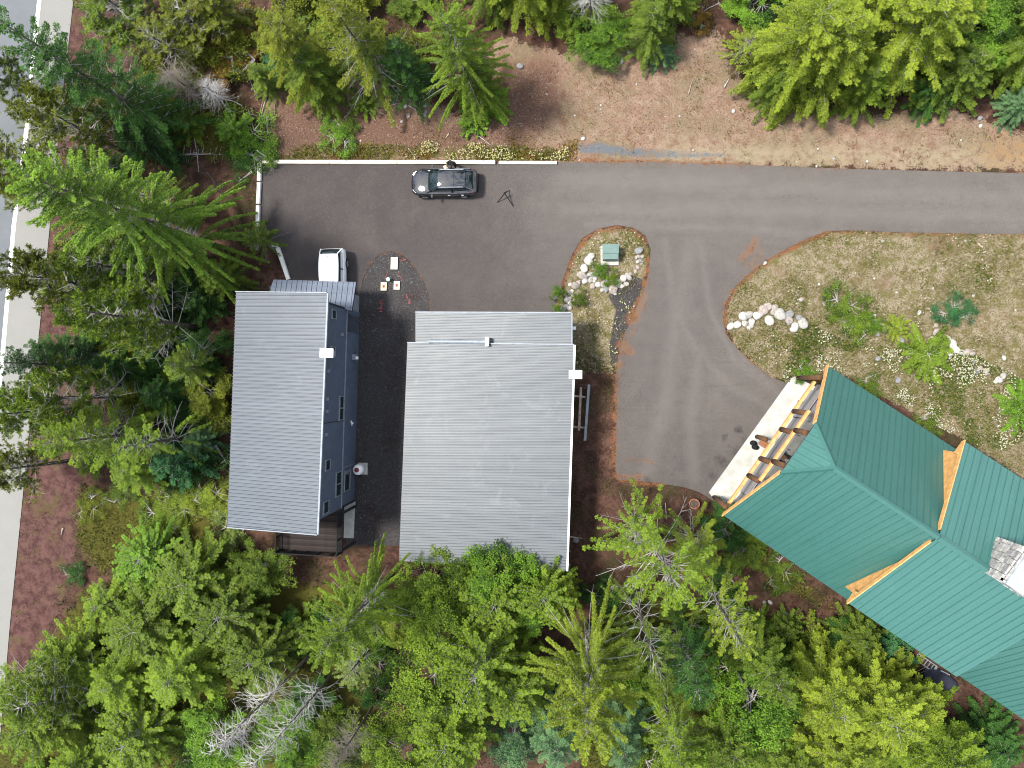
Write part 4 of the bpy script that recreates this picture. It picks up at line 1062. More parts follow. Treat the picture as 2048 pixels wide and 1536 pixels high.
for px, py, r, mi, lb in ((1041,133,.27,4,'lone pale boulder on brown needles between the top trees'),(1801,682,.28,4,'flat round stone just below the lime green meadow sapling'),(1873,664,.26,3,'pinkish round stone left of the blue-green shrub'),(1866,677,.2,0,'white stone above the big yellow-green meadow shrub'),(1872,650,.15,3,'small pink stone at the left of the blue-green shrub'),(1837,625,.16,1,'small white stone in the grass above the meadow shrubs'),(2006,716,.16,1,'small white stone alone in dry grass at far right'),(1735,636,.22,3,'tan stone right of the dark meadow bush'),(1747,630,.13,1,'tiny white stone right of the dark meadow bush'),(1769,661,.18,4,'grey stone left of the lime green sapling'),(1755,668,.17,4,'second grey stone left of the lime green sapling'),(1650,607,.2,3,'pink stone left of the dark meadow bush'),(1602,600,.2,3,'pale stone in grass above the right end of the rock arc'),(1755,717,.22,4,'oval grey stone among the daisies'),(1795,760,.24,4,'grey stone in the thick daisies above the teal roof'),(1530,526,.12,1,'small white stone at the meadow tip by the driveway'),
    (1152,1081,.26,4,'pale boulder beside the shed at its lower right corner'),(1568,1228,.34,4,'large flat grey stone on the red soil above the thicket'),(1529,1204,.16,4,'triangular pale rock, left one of the pair on red soil'),(1540,1204,.16,0,'triangular pale rock, right one of the pair on red soil'),
    (851,230,.2,4,'round grey stone in the clearing below the bright fir'),(816,231,.2,3,'tan stone in the clearing, left of the round grey one'),(853,224,.18,4,'dark grey stone touching the round grey one'),(812,213,.2,1,'pale stone at the fringe of green branches in the clearing'),(850,210,.2,0,'whitish stone under the bright fir boughs'),(788,202,.28,4,'triangular grey rock at the foot of the forked trunk'),(757,211,.16,4,'oval grey stone left of the triangular rock'),(785,243,.13,1,'small white stone in the middle of the clearing'),(804,243,.12,0,'little white stone right of its twin in the clearing'),
    (1243,122,.2,1,'white rock at the edge of the leafy bush near the top'),(1258,104,.16,1,'small white rock behind the leafy bush near the top'),(1467,223,.17,1,'white rock at the edge of the right hand trees'),(1960,237,.2,4,'grey rock pair member by the blue spruce, larger one'),(1950,232,.15,4,'grey rock pair member by the blue spruce, slimmer one'),(1960,252,.12,1,'white stone below the grey pair by the blue spruce'),(1166,277,.14,1,'pale stone at the start of the blue gravel strip')):
    o = rock(px, py, r, mi, name='stone'); tag(o, lb, 'stone')
random.seed(11)
for i in range(60):
    z = random.choice((CLEAR, MEADOW)); X, Y = scatter(3, z, not_paved)
    if not len(X): continue
    r = random.uniform(.045, .09); o = link('small_stone', random.choice(rock_me), None, (X[0], Y[0], float(gz(X[:1], Y[:1])[0])+r*.3)); o.scale = (r, r*.9, r*.7); o.rotation_euler = (0,0,random.uniform(0,3))
    tag(o, 'small pale stone lying loose on the open ground' if z is CLEAR else 'small pale stone half hidden in the dry meadow grass', 'stone', 'loose stones in the clearing' if z is CLEAR else 'loose stones in the meadow')

# logs, planks, fallen sticks
def stick(a, b, r, m='log', label='', name='fallen_branch', cat='branch', twigs=0, zb=.05, seed=1):
    A, B = G(*a), G(*b); A.z += zb; B.z += zb; rr = random.Random(seed); L = (B-A).length; n = 5
    d = (B-A)/max(L,.01); r_ = Vector((-d.y,d.x,0))
    pts = [A.lerp(B, i/n) - A + r_*rr.uniform(-.03,.03)*L*.4 for i in range(n+1)]; mb = MB(); mb.tube(pts, [r*(1-.6*i/n) for i in range(n+1)], 6)
    for k in range(twigs):
        t = rr.uniform(.1,.95); s = rr.choice((-1,1)); p = (B-A)*t; l = rr.uniform(.3,.7)*min(1, L/4)
        q = p + r_*s*l + d*l*.35 + Vector((0,0,rr.uniform(0,.25))); mb.tube([p, q], [r*.35, r*.1], 3, False)
    o = mb.build(name, M[m], None, A); tag(o, label, cat); return o
stick((532,234),(521,190+50),.09)if False else None
stick((535,190),(523,234),.085, 'log', 'peeled pale log, thicker one of the pair near the upper left', 'log', 'log')
stick((532,187),(519,232),.05, 'log', 'thinner peeled log lying against its thicker neighbour', 'log', 'log', seed=2)
stick((550,208),(550,231),.05, 'log', 'short split log right of the peeled pair', 'log', 'log', seed=3)
stick((536,232),(536,264),.12, 'grey_bark', 'grey weathered log half under the round green bush', 'log', 'log', seed=4)
stick((724,203),(733,222),.07, 'dead_wood', 'thick dead stick left of the oval grey stone', 'branch', 'branch', seed=5)
stick((740,226),(753,243),.045, 'log', 'slim pale stick pointing down right in the clearing', seed=6)
stick((817,211),(833,221),.045, 'dead_wood', 'white stick under the green branches in the clearing', seed=7)
stick((780,212),(798,207),.04, 'dead_wood', 'bent white stick at the base of the triangular rock', seed=8)
stick((792,199),(800,204),.035, 'dead_wood', 'short white stick on the right of the triangular rock', seed=9)
stick((642,226),(652,229),.06, 'white', 'short white piece of wood in the left clearing', 'wood_piece', 'wood', seed=10)
stick((898,268),(891,277),.07, 'log', 'small cut plank end in the weeds above the kerb', 'plank', 'plank', seed=11)
stick((952,269),(992,298),.03, 'dead_wood', 'thin arched twig below the bright fir', 'twig', 'twig', seed=12)
stick((343,310),(482,309),.07, 'dead_wood', 'fallen grey sapling with side twigs lying level left of the lot', 'fallen_tree', 'fallen tree', 26, seed=13)
stick((389,274),(399,344),.05, 'dead_wood', 'thin grey pole crossing the fallen sapling', 'fallen_tree', 'fallen tree', 6, seed=14)
stick((487,125),(517,202),.035, 'dead_wood', 'slender bare stem slanting down toward the peeled logs', 'fallen_tree', 'fallen tree', 5, seed=15)
stick((478,16),(552,30),.09, 'dead_wood', 'bleached fallen trunk with twigs near the top edge', 'fallen_tree', 'fallen tree', 12, seed=16)
stick((300,310),(345,340),.05, 'dead_wood', 'thin bare pole under the left firs', 'fallen_tree', 'fallen tree', 5, seed=17)
stick((415,345),(450,392),.06, 'bark', 'dark fallen stem behind the drooping fir', 'fallen_tree', 'fallen tree', 8, seed=18)
stick((1330,1005),(1333,1038),.035, 'dead_wood', 'upright-looking pale stick on the red soil below the driveway', seed=19)
stick((1136,1073),(1165,1076),.05, 'log', 'pale branch sticking out from under the shed eave', seed=20)
stick((1955,487),(1964,496),.06, 'log', 'small pale plank lying in the dry meadow', 'plank', 'plank', seed=21)
stick((1376,190),(1385,160),.04, 'log', 'short twig near the upper right clearing', 'twig', 'twig', seed=22)
stick((1448,176),(1458,158),.07, 'grey_bark', 'short grey stub leaning at the edge of the right trees', 'stump', 'stump', seed=23)
stick((1385,35),(1440,5),.035, 'dead_wood', 'long thin twig near the top between two trees', 'twig', 'twig', 5, seed=24)
stick((340,585),(374,634),.05, 'dead_wood', 'pale dead stick beside the roof corner of the tall house', seed=25)
stick((127,1055),(124,1069),.09, 'log', 'cut log end lying on the red cinder verge', 'log', 'log', seed=26)
random.seed(5)
for i in range(46):
    X, Y = scatter(3, CLEAR, not_paved)
    if not len(X): continue
    L = random.uniform(.3, .9); a = random.uniform(0, 3.1); mb = MB(); mb.tube([(0,0,0),(L*.5*math.cos(a), L*.5*math.sin(a), .03),(L*math.cos(a+.15), L*math.sin(a+.15), 0)], [.018,.015,.008], 4)
    o = mb.build('twig', M['log'], None, (X[0], Y[0], float(gz(X[:1],Y[:1])[0])+.03)); tag(o, 'thin pale twig scattered on the clearing soil', 'twig', 'twigs scattered in the clearing')
# ================================================================== VEHICLES, PERSON, TRIPOD
def paint_mat(name, col, rough=.45, coat=1.0):
    t = NT(name); f = t.noise(40, 2, .5)
    m = t.done(t.mix(f, tuple(c*.9 for c in col), tuple(min(1, c*1.1) for c in col)), rough, 0, .1)
    t.b.inputs['Coat Weight'].default_value = coat; t.b.inputs['Coat Roughness'].default_value = .03
    return m
M['black_paint'] = paint_mat('glossy_black_paint', (.006,.007,.010)); M['black_paint'].node_tree.nodes['Principled BSDF'].inputs['Coat IOR'].default_value = 1.85
M['white_paint_car'] = paint_mat('white_car_paint', (.78,.79,.80), .3, .6)
M['tyre'] = simple('tyre_rubber', (.015,.015,.016), .9)
M['alloy'] = simple('alloy_rim', (.45,.46,.48), .3, .8)
M['chrome'] = simple('chrome_trim', (.75,.77,.8), .15, .9)
M['car_glass'] = simple('tinted_car_glass', (.006,.014,.016), .04, spec=.6); M['car_glass'].node_tree.nodes['Principled BSDF'].inputs['IOR'].default_value = 1.55
M['red_lens'] = simple('red_lens', (.30,.01,.015), .2); M['clear_lens'] = simple('headlamp_lens', (.5,.52,.55), .1, .3)

def loft(secs, closed_ring=False, caps=True):
    mb = MB(); n = len(secs[0])
    for s in secs: mb.v += [tuple(p) for p in s]
    for i in range(len(secs)-1):
        for k in range(n if closed_ring else n-1):
            a = i*n+k; b = i*n+(k+1) % n
            mb.f.append((a, b, b+n, a+n))
    if caps:
        mb.f.append(tuple(reversed(range(n)))); mb.f.append(tuple((len(secs)-1)*n+k for k in range(n)))
    return mb
def subsurf(o, lv=2):
    m = o.modifiers.new('smooth', 'SUBSURF'); m.levels = lv; m.render_levels = lv; return o
def fix_normals(o):
    bm = bmesh.new(); bm.from_mesh(o.data); bmesh.ops.recalc_face_normals(bm, faces=bm.faces); bm.to_mesh(o.data); bm.free(); return o

def car(name, label, loc, rz, paint, L, Wd, low, green, axles, rails=False, wheel_r=.37):
    """low: (x, halfwidth, belt z, bottom z); green: (x, half w base, half w top, base z, top z)"""
    e = empty(name, loc, rz, label, 'car')
    secs = []
    for x, w, zb, z0 in low:
        half = [(w*.80, z0), (w*.97, z0+.12), (w, z0+(zb-z0)*.5), (w*.985, zb-.09), (w*.93, zb-.01), (w*.60, zb+.035), (w*.25, zb+.055)]
        secs.append([(x, -y, z) for y, z in half] + [(x, y, z) for y, z in reversed(half)])
    b = loft(secs, True).build('body', paint, e, smooth=True); fix_normals(b); subsurf(b, 2)
    # cabin glass block and painted roof skin
    gs = []
    for x, wb, wt, zb, zt in green:
        gs.append([(x,-wb,zb),(x,-(wb*.35+wt*.65),zb+(zt-zb)*.6),(x,-wt,zt-.03),(x,-wt*.5,zt+.01),(x,wt*.5,zt+.01),(x,wt,zt-.03),(x,wb*.35+wt*.65,zb+(zt-zb)*.6),(x,wb,zb)])
    g = loft(gs, True).build('windows', M['car_glass'], e, smooth=True); fix_normals(g); subsurf(g, 1)
    zm = max(q[4] for q in green); ok_ = [i for i, q in enumerate(green) if q[4] > zm-.1]; i0, i1 = ok_[0], ok_[-1]
    rs = []
    for x, wb, wt, zb, zt in green[i0:i1+1]:
        rs.append([(x,-wt*1.03,zt-.075),(x,-wt*1.0,zt-.01),(x,-wt*.5,zt+.035),(x,wt*.5,zt+.035),(x,wt*1.0,zt-.01),(x,wt*1.03,zt-.075)])
    r = loft(rs, False, False).build('roof', paint, e, smooth=True)
    sm_ = r.modifiers.new('thick', 'SOLIDIFY'); sm_.thickness = .02
    subsurf(r, 2)
    # pillars
    for s in (-1, 1):
        for j, (a, c) in enumerate((((green[0][0]-.0, green[0][1]*.98, green[0][3]), (green[i0][0], green[i0][2]*1.0, green[i0][4]-.03)), ((green[-1][0], green[-1][1]*.98, green[-1][3]), (green[i1][0], green[i1][2], green[i1][4]-.03)))):
            MB().beam((a[0], s*a[1], a[2]), (c[0], s*c[1], c[2]), .07, .05).build('pillar', paint, e)
        xm = (green[i0][0]+green[i1][0])/2; q = green[(i0+i1)//2]
        MB().beam((xm, s*q[1]*1.0, q[3]), (xm, s*(q[2]+.01), q[4]-.05), .07, .03).build('pillar', M['black'], e)
        MB().tube([(green[0][0]+.15, s*(q[1]+.005), q[3]+.02), (xm, s*(q[1]+.015), q[3]+.03), (green[-1][0]-.3, s*(q[1]-.02), q[3]+.1)], .018, 5).build('window_trim', M['chrome'], e)
        # door mirror
        xx = green[0][0]+.28
        MB().box(xx, xx+.12, min(s*.93, s*1.14), max(s*.93, s*1.14), .98, 1.12).build('mirror', paint, e)
        for x in (xm-.35, xm+.6): MB().box(x, x+.16, min(s*Wd/2*.985, s*(Wd/2*.985+.035)), max(s*Wd/2*.985, s*(Wd/2*.985+.035)), .82, .86).build('door_handle', M['chrome'] if rails else M['white'], e)
        if rails: MB().tube([(green[i0][0]+.15, s*.60, 1.66), (green[i0][0]+.3, s*.61, 1.72), (green[i1][0]-.35, s*.61, 1.74), (green[i1][0]-.15, s*.60, 1.68)], .022, 6).build('roof_rail', M['chrome'], e)
        # lamps
        l0, l1 = low[1], low[-2]
        MB().beam((.16, s*.50, .80), (.42, s*.74, .86), .12, .08).build('headlight', M['clear_lens'], e)
        MB().beam((L-.22, s*.66, .98), (L-.42, s*.80, 1.02), .10, .12).build('taillight', M['red_lens'], e)
        for ax in axles:
            w = MB().tube([(ax, s*(Wd/2-.21), wheel_r), (ax, s*(Wd/2+.012), wheel_r)], wheel_r, 28).build('wheel', M['tyre'], e, smooth=False)
            rim = MB().tube([(ax, s*(Wd/2+.013), wheel_r), (ax, s*(Wd/2+.02), wheel_r)], wheel_r*.62, 24)
            for k in range(5):
                a_ = k*1.2566; rim.beam((ax, s*(Wd/2+.024), wheel_r), (ax+math.cos(a_)*wheel_r*.6, s*(Wd/2+.024), wheel_r+math.sin(a_)*wheel_r*.6), .05, .01, (0,1,0))
            rim.build('rim', M['alloy'], w)
            ar = MB(); prev = None; pts_ = []
            for k in range(13):
                a_ = math.pi*k/12; pts_.append((ax+math.cos(a_)*(wheel_r+.05), s*(Wd/2-.01), wheel_r+math.sin(a_)*(wheel_r+.05)))
            ar.tube(pts_, .04, 6).build('wheel_arch', M['black'], e)
    MB().box(-.02, .06, -.28, .28, .42, .62).build('grille', M['black'], e)
    MB().box(low[-1][0]-.03, low[-1][0]+.015, -.62, .62, .46, .60).build('rear_bumper_trim', M['black'] if rails else M['chrome'], e)
    # panel gap lines on the bonnet and tailgate
    MB().beam((green[0][0]-.10, -.78, low[3][2]+.045), (green[0][0]-.10, .78, low[3][2]+.045), .05, .02).build('wiper_cowl', M['black'], e)
    return e
suv_low = [(0,.50,.66,.34),(.06,.70,.76,.30),(.30,.86,.90,.27),(.75,.925,.98,.25),(1.25,.94,1.03,.24),(2.4,.95,1.07,.24),(3.5,.945,1.10,.24),(4.2,.92,1.12,.27),(4.58,.85,1.06,.30),(4.74,.70,.92,.36)]
suv_green = [(1.22,.80,.74,1.02,1.07),(1.62,.83,.68,1.04,1.36),(2.02,.85,.64,1.05,1.60),(2.7,.86,.64,1.06,1.67),(3.4,.85,.62,1.08,1.66),(4.0,.81,.57,1.10,1.60),(4.28,.77,.58,1.10,1.36),(4.52,.70,.60,1.04,1.09)]
p0 = at(823,366,.7)
suv = car('black_suv', 'glossy black sport utility car reflecting clouds, parked along the cream kerb', (p0.x, 14.22, 0), math.radians(-1), M['black_paint'], 4.74, 1.88, suv_low, suv_green, (.92, 3.72), True)
MB().beam((4.0,0,1.68),(4.12,0,1.74), .03, .05).build('roof_antenna', M['black'], suv)
MB().beam((3.18,-.60,1.712),(3.18,.60,1.712), .014, .01).build('roof_seam', M['black'], suv)
van_low = [(0,.55,.72,.34),(.08,.72,.84,.30),(.35,.84,.95,.27),(.8,.88,1.05,.25),(1.3,.90,1.10,.25),(2.3,.91,1.12,.25),(3.4,.905,1.13,.25),(4.0,.89,1.14,.27),(4.28,.86,1.10,.30),(4.36,.80,.95,.34)]
van_green = [(1.0,.80,.74,1.06,1.10),(1.4,.83,.72,1.10,1.45),(1.8,.85,.66,1.12,1.72),(2.6,.86,.70,1.12,1.79),(3.3,.86,.70,1.13,1.79),(3.85,.84,.64,1.13,1.75),(4.12,.82,.62,1.12,1.55),(4.3,.80,.70,1.10,1.14)]
pv = at(665,497,.9)
van = car('white_van', 'white van with white roof and dark side glass, nose under the porch roof', (pv.x-.0, pv.y-4.36, 0), math.radians(90), M['white_paint_car'], 4.36, 1.80, van_low, van_green, (.85, 3.35), False, .33)
MB().beam((3.55,0,1.83),(3.7,0,1.86), .03, .03).build('roof_antenna', M['black'], van)

# tripod standing on the asphalt
q0 = at(1011,392); tr = empty('tripod', (q0.x, q0.y, 0), 0, 'thin black tripod standing on the open asphalt right of the black car', 'tripod')
ap_ = Vector((0, .02, .62))
for px, py in ((994.5,405),(1027,413),(1018.5,380.5)):
    f = at(px, py, .02) - q0
    MB().tube([ap_*.98, Vector((f.x, f.y, .02))], [.04, .026], 6).build('leg', M['black'], tr)
MB().tube([ap_-Vector((0,0,.04)), ap_+Vector((.0,.0,.12))], .07, 8).build('head', M['black'], tr)
MB().beam(ap_+Vector((0,0,.12)), ap_+Vector((.17,.14,.14)), .03, .03).build('handle', M['black'], tr)

# person bending by the rear door: one continuous body
def person():
    V = {}; E = []
    def j(n, p, r, par=None):
        V[n] = (len(V), Vector(p), r)
        if par: E.append((V[par][0], V[n][0]))
    # local: faces -X (towards the bonnet); bends forward
    j('pelvis', (0,0,.93), .145); j('belly', (-.06,0,1.10), .135, 'pelvis'); j('chest', (-.16,0,1.28), .155, 'belly'); j('upper', (-.24,0,1.40), .12, 'chest')
    j('neck', (-.30,0,1.47), .058, 'upper'); j('jaw', (-.36,0,1.53), .082, 'neck'); j('head', (-.40,0,1.62), .098, 'jaw'); j('crown', (-.41,0,1.68), .075, 'head')
    for s, n in ((1,'l'),(-1,'r')):
        j('sh'+n, (-.22, s*.17, 1.39), .066, 'upper'); j('el'+n, (-.34, s*.25, 1.14), .046, 'sh'+n); j('wr'+n, (-.52, s*.12, 1.08), .032, 'el'+n); j('ha'+n, (-.59, s*.09, 1.08), .036, 'wr'+n)
        for k in range(4):
            y = s*(.055+.022*k); j('f%d%s' % (k, n), (-.66+.006*abs(k-1.5), y, 1.075), .0095, 'ha'+n); j('g%d%s' % (k, n), (-.70+.01*abs(k-1.5), y*.96, 1.045), .008, 'f%d%s' % (k, n))
        j('th'+n, (-.60, s*.045, 1.10), .011, 'ha'+n); j('tt'+n, (-.64, s*.03, 1.105), .009, 'th'+n)
        j('hip'+n, (.0, s*.095, .86), .10, 'pelvis'); j('kn'+n, (-.03+s*.06, s*.12, .48), .066, 'hip'+n); j('an'+n, (.02+s*.08, s*.12, .10), .045, 'kn'+n); j('to'+n, (-.14+s*.08, s*.13, .045), .042, 'an'+n)
    me = bpy.data.meshes.new('body'); me.from_pydata([v[1] for v in V.values()], E, [])
    o = link('body', me); o.modifiers.new('skin', 'SKIN'); ss = o.modifiers.new('sub', 'SUBSURF'); ss.levels = 1; ss.render_levels = 1
    for n, (i, p, r) in V.items():
        sv = me.skin_vertices[0].data[i]; sv.radius = (r, r); sv.use_root = (n == 'pelvis')
    bpy.context.view_layer.update()
    dg = bpy.context.evaluated_depsgraph_get(); m2 = bpy.data.meshes.new_from_object(o.evaluated_get(dg)); bpy.data.objects.remove(o)
    m2.materials.clear()
    for m in (simple('black_jacket', (.014,.014,.017), .85), simple('skin', (.42,.26,.18), .6), simple('dark_trousers', (.03,.03,.036), .85), M['black']): m2.materials.append(m)
    for f in m2.polygons:
        c = f.center
        if c.x < -.54 and c.z < 1.25: f.material_index = 1
        elif c.z > 1.47 and c.x < -.28: f.material_index = 1
        elif c.z < .11: f.material_index = 3
        elif c.z < .93: f.material_index = 2
        else: f.material_index = 0
    m2.shade_smooth(); return m2
q = at(911,334); pe = empty('person', (q.x+.1, 15.42, 0), math.radians(25), 'person in dark clothes bending forward beside the rear door of the black car', 'person')
bd_ = link('body', person(), pe)
hair = lump_mesh('hair', M['black'], .118, 1, .95, .95, 5, 3, .05); hb = bmesh.new(); hb.from_mesh(hair)
bmesh.ops.delete(hb, geom=[v for v in hb.verts if v.co.x < -.05 and v.co.z < .05 or v.co.z < -.07], context='VERTS'); hb.to_mesh(hair); hb.free()
link('hair', hair, pe, (-.385, 0, 1.635))
for s in (-1, 1):
    link('eye', lump_mesh('eye', M['white'], .012, 1,1,1, 1, 1, 0), pe, (-.488, s*.034, 1.612)); link('ear', lump_mesh('ear', bd_.data.materials[1], .026, .6,.35,1, 1, 1, 0), pe, (-.385, s*.10, 1.60))
link('nose', lump_mesh('nose', bd_.data.materials[1], .018, 1.2,.7,1.1, 1, 1, 0), pe, (-.502, 0, 1.585)); MB().box(-.476,-.466,-.022,.022,1.548,1.556).build('mouth', M['red_lens'], pe)
o = MB().box(-.11,.11,-.14,.14,-.02,.02).build('folder', M['cream_lid'], None); o.matrix_world = Matrix.Translation(pe.location) @ Matrix.Rotation(math.radians(25),4,'Z') @ Matrix.Translation((-.70,0,1.075)) @ Matrix.Rotation(.15,4,'Y'); tag(o, 'small cream folder held by the person next to the black car', 'folder')
M['twig_brown'] = simple('brown_grey_twigs', (.12,.10,.085), .9, var=.3)
# ================================================================== VEGETATION
class Leaf:
    """collects loose rhombi: start, axis, half width vector"""
    def __init__(s): s.q, s.t = [], []
    def add(s, P, D, Wv, t):
        s.q.append(np.stack([P, P+.42*D+Wv, P+D, P+.42*D-Wv], 1)); s.t.append(t)
    def mesh(s, name, m=None):
        V = np.concatenate(s.q); T = np.clip(np.concatenate(s.t), 0, 1)
        return quads_mesh(name, V, m or M['foliage'], T)
def nrm(a): return a / np.maximum(np.linalg.norm(a, axis=-1, keepdims=True), 1e-9)
def conifer(seed, Ht, R, nb=90, z0=.12, style='fan', droop=.5, rise=.25, spacing=.14, sec=.55, tw=.16, twn=7, sparse=0.0, width=.05, barelow=0.0, prof=.8):
    r = np.random.default_rng(seed); L = Leaf(); wood = MB(); zz = np.sort(r.uniform(z0, .985, nb))
    lean = r.uniform(-.02, .02, 2)
    tp = [(lean[0]*Ht*(k/5)**2, lean[1]*Ht*(k/5)**2, Ht*k/5) for k in range(6)]; tr0 = max(.09, Ht*.0135)
    trunk = MB(); trunk.tube([(0,0,-.1)]+tp[1:], [tr0*1.15]+[tr0*(1-.92*k/5) for k in range(1,6)], 8)
    phi = np.arange(nb)*2.399963 + r.uniform(-.5, .5, nb)
    for i in range(nb):
        f = (1-zz[i])/(1-z0); len_ = R*(f**prof)*r.uniform(.72, 1.12) + .25; z = zz[i]*Ht
        bx = np.array([lean[0]*Ht*zz[i]**2, lean[1]*Ht*zz[i]**2, z]); dh = np.array([math.cos(phi[i]), math.sin(phi[i]), 0.]); dn_ = np.array([-dh[1], dh[0], 0.])
        up = rise + .55*(1-f); dr = droop*f; wv = r.uniform(-.18, .18); bt = r.normal(0, .17)
        pos = lambda s: bx + dh*(len_*s)[:, None] + dn_*(len_*wv*s*s)[:, None] + np.array([0,0,1.])*(len_*(up*s - dr*s*s))[:, None]
        pts = pos(np.linspace(0, 1, 5))
        wood.tube([tuple(p) for p in pts], [max(.012, .009*len_+.008)*(1-.85*k/4) for k in range(5)], 3, False)
        dead = r.uniform() < barelow and f > .55
        if dead:
            for k in range(5):
                s0 = r.uniform(.3, .95); p = pos(np.array([s0]))[0]; q = p + dh*r.uniform(.2,.5) + dn_*r.uniform(-.5,.5) + np.array([0,0,r.uniform(-.2,.2)]); wood.tube([tuple(p), tuple(q)], [.008,.003], 3, False)
            continue
        s0 = .10 + sparse*.45; ns = max(4, int(len_*(1-s0)/spacing)); s = np.linspace(s0, 1, ns) + r.uniform(-.3, .3, ns)*(.9/ns); s = np.clip(s, s0, 1)
        for side in (1, -1):
            C = pos(s); T = nrm(pos(np.minimum(s+.03, 1.03)) - pos(s-.03)); ang = r.uniform(.75, 1.1, ns)*(1-.4*s)
            sl = sec*(1-.62*s**1.5)*r.uniform(.6, 1.15, ns)*(.55+.45*min(1, len_/1.6))
            if style == 'rope': sl = sec*(1-.55*s)*r.uniform(.7, 1.2, ns)
            N = np.cross(T, dn_[None].repeat(ns, 0)); side_v = dn_*side
            D = nrm(T*np.cos(ang)[:, None] + side_v*np.sin(ang)[:, None] + np.array([0,0,1.])*r.normal(-.06 if style != 'rope' else -.25, .14, ns)[:, None])
            k = twn; tt = np.linspace(.05, 1, k)
            P = C[:, None, :] + D[:, None, :]*(sl[:, None]*tt[None, :])[..., None]
            P[..., 2] -= (sl[:, None]*tt[None]**2)*(.22 if style != 'rope' else .45)
            for s2 in (1, -1):
                Wn = nrm(np.cross(D, np.array([0,0,1.])))*s2
                a2 = r.uniform(.5, .95, (ns, k)); TD = D[:, None, :]*np.cos(a2)[..., None] + Wn[:, None, :]*np.sin(a2)[..., None]; TD[..., 2] += r.normal(.0, .22, (ns, k))
                tl = tw*r.uniform(.7, 1.25, (ns, k))*(1.1-.5*tt)[None]
                DD = nrm(TD)*tl[..., None]; side3 = nrm(np.cross(DD, np.array([0,0,1.]) + r.normal(0, .35, (ns, k, 3))))*(width*.5*r.uniform(.7, 1.3, (ns, k)))[..., None]
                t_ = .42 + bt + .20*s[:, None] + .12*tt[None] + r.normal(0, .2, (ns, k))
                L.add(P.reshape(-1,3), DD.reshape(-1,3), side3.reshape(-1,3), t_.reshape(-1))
        # ridge of upright sprays along the branch
        kk = max(3, int(len_/(spacing*.6))); s = r.uniform(s0, 1, kk); C = pos(s); T = nrm(pos(np.minimum(s+.03, 1.03)) - pos(s-.03))
        DD = nrm(T + r.normal(0, .35, (kk,3)) + np.array([0,0,.25]))*(tw*1.3*r.uniform(.7,1.3,kk))[:, None]; sd3 = nrm(np.cross(DD, r.normal(0, 1, (kk,3))))*width*.55
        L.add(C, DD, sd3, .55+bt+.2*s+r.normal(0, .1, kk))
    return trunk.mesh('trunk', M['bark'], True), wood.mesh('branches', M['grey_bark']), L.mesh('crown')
def pine(seed, Ht, R, nb=46, z0=.35, tufts=9, tl=.2):
    r = np.random.default_rng(seed); L = Leaf(); wood = MB(); trunk = MB(); bend = r.uniform(-.02, .02, 2)
    tr0 = max(.08, Ht*.012); trunk.tube([(0,0,-.1)]+[(bend[0]*Ht*(k/5)**2, bend[1]*Ht*(k/5)**2, Ht*k/5) for k in range(1,6)], [tr0*1.1]+[tr0*(1-.9*k/5) for k in range(1,6)], 8)
    for i in range(nb):
        zf = r.uniform(z0, 1); f = (1-zf)/(1-z0); len_ = R*(f**.55)*r.uniform(.5, 1.1)+.3; a = r.uniform(0, 6.283); base = np.array([bend[0]*Ht*zf**2, bend[1]*Ht*zf**2, zf*Ht*.985])
        dh = np.array([math.cos(a), math.sin(a), 0.]); dn_ = np.array([-dh[1], dh[0], 0.]); up = .15+.5*(1-f)
        mid = base+dh*len_*.55+np.array([0,0,len_*up*.4]); end = base+dh*len_+np.array([0,0,len_*up]); wood.tube([tuple(base), tuple(mid), tuple(end)], [.022,.014,.006], 3, False)
        alive = not (f > .72 and r.uniform() < .7); bt = r.normal(0, .12)
        for k in range(tufts):
            s = r.uniform(.35, 1.05); c = base+(mid-base)*min(s/.55,1) if s < .55 else mid+(end-mid)*((s-.55)/.45)
            tip = c + dh*r.uniform(.05,.3) + dn_*r.normal(0, .28)*(.4+len_*.35) + np.array([0,0,r.uniform(-.05,.25)])
            wood.tube([tuple(c), tuple(tip)], [.008,.004], 3, False)
            if not alive: continue
            n = 26; ax = nrm((tip-c)+np.array([0,0,.12])); P = tip - ax*r.uniform(0, .26, n)[:, None]
            D = nrm(ax*.9 + r.normal(0, .62, (n,3)))*(tl*r.uniform(.7,1.2,n))[:, None]; Wv = nrm(np.cross(D, r.normal(0,1,(n,3))))*.02
            L.add(P, D, Wv, .5+bt+r.normal(0, .15)+r.normal(0, .12, n))
    return trunk.mesh('trunk', M['bark'], True), wood.mesh('branches', M['grey_bark']), L.mesh('crown')
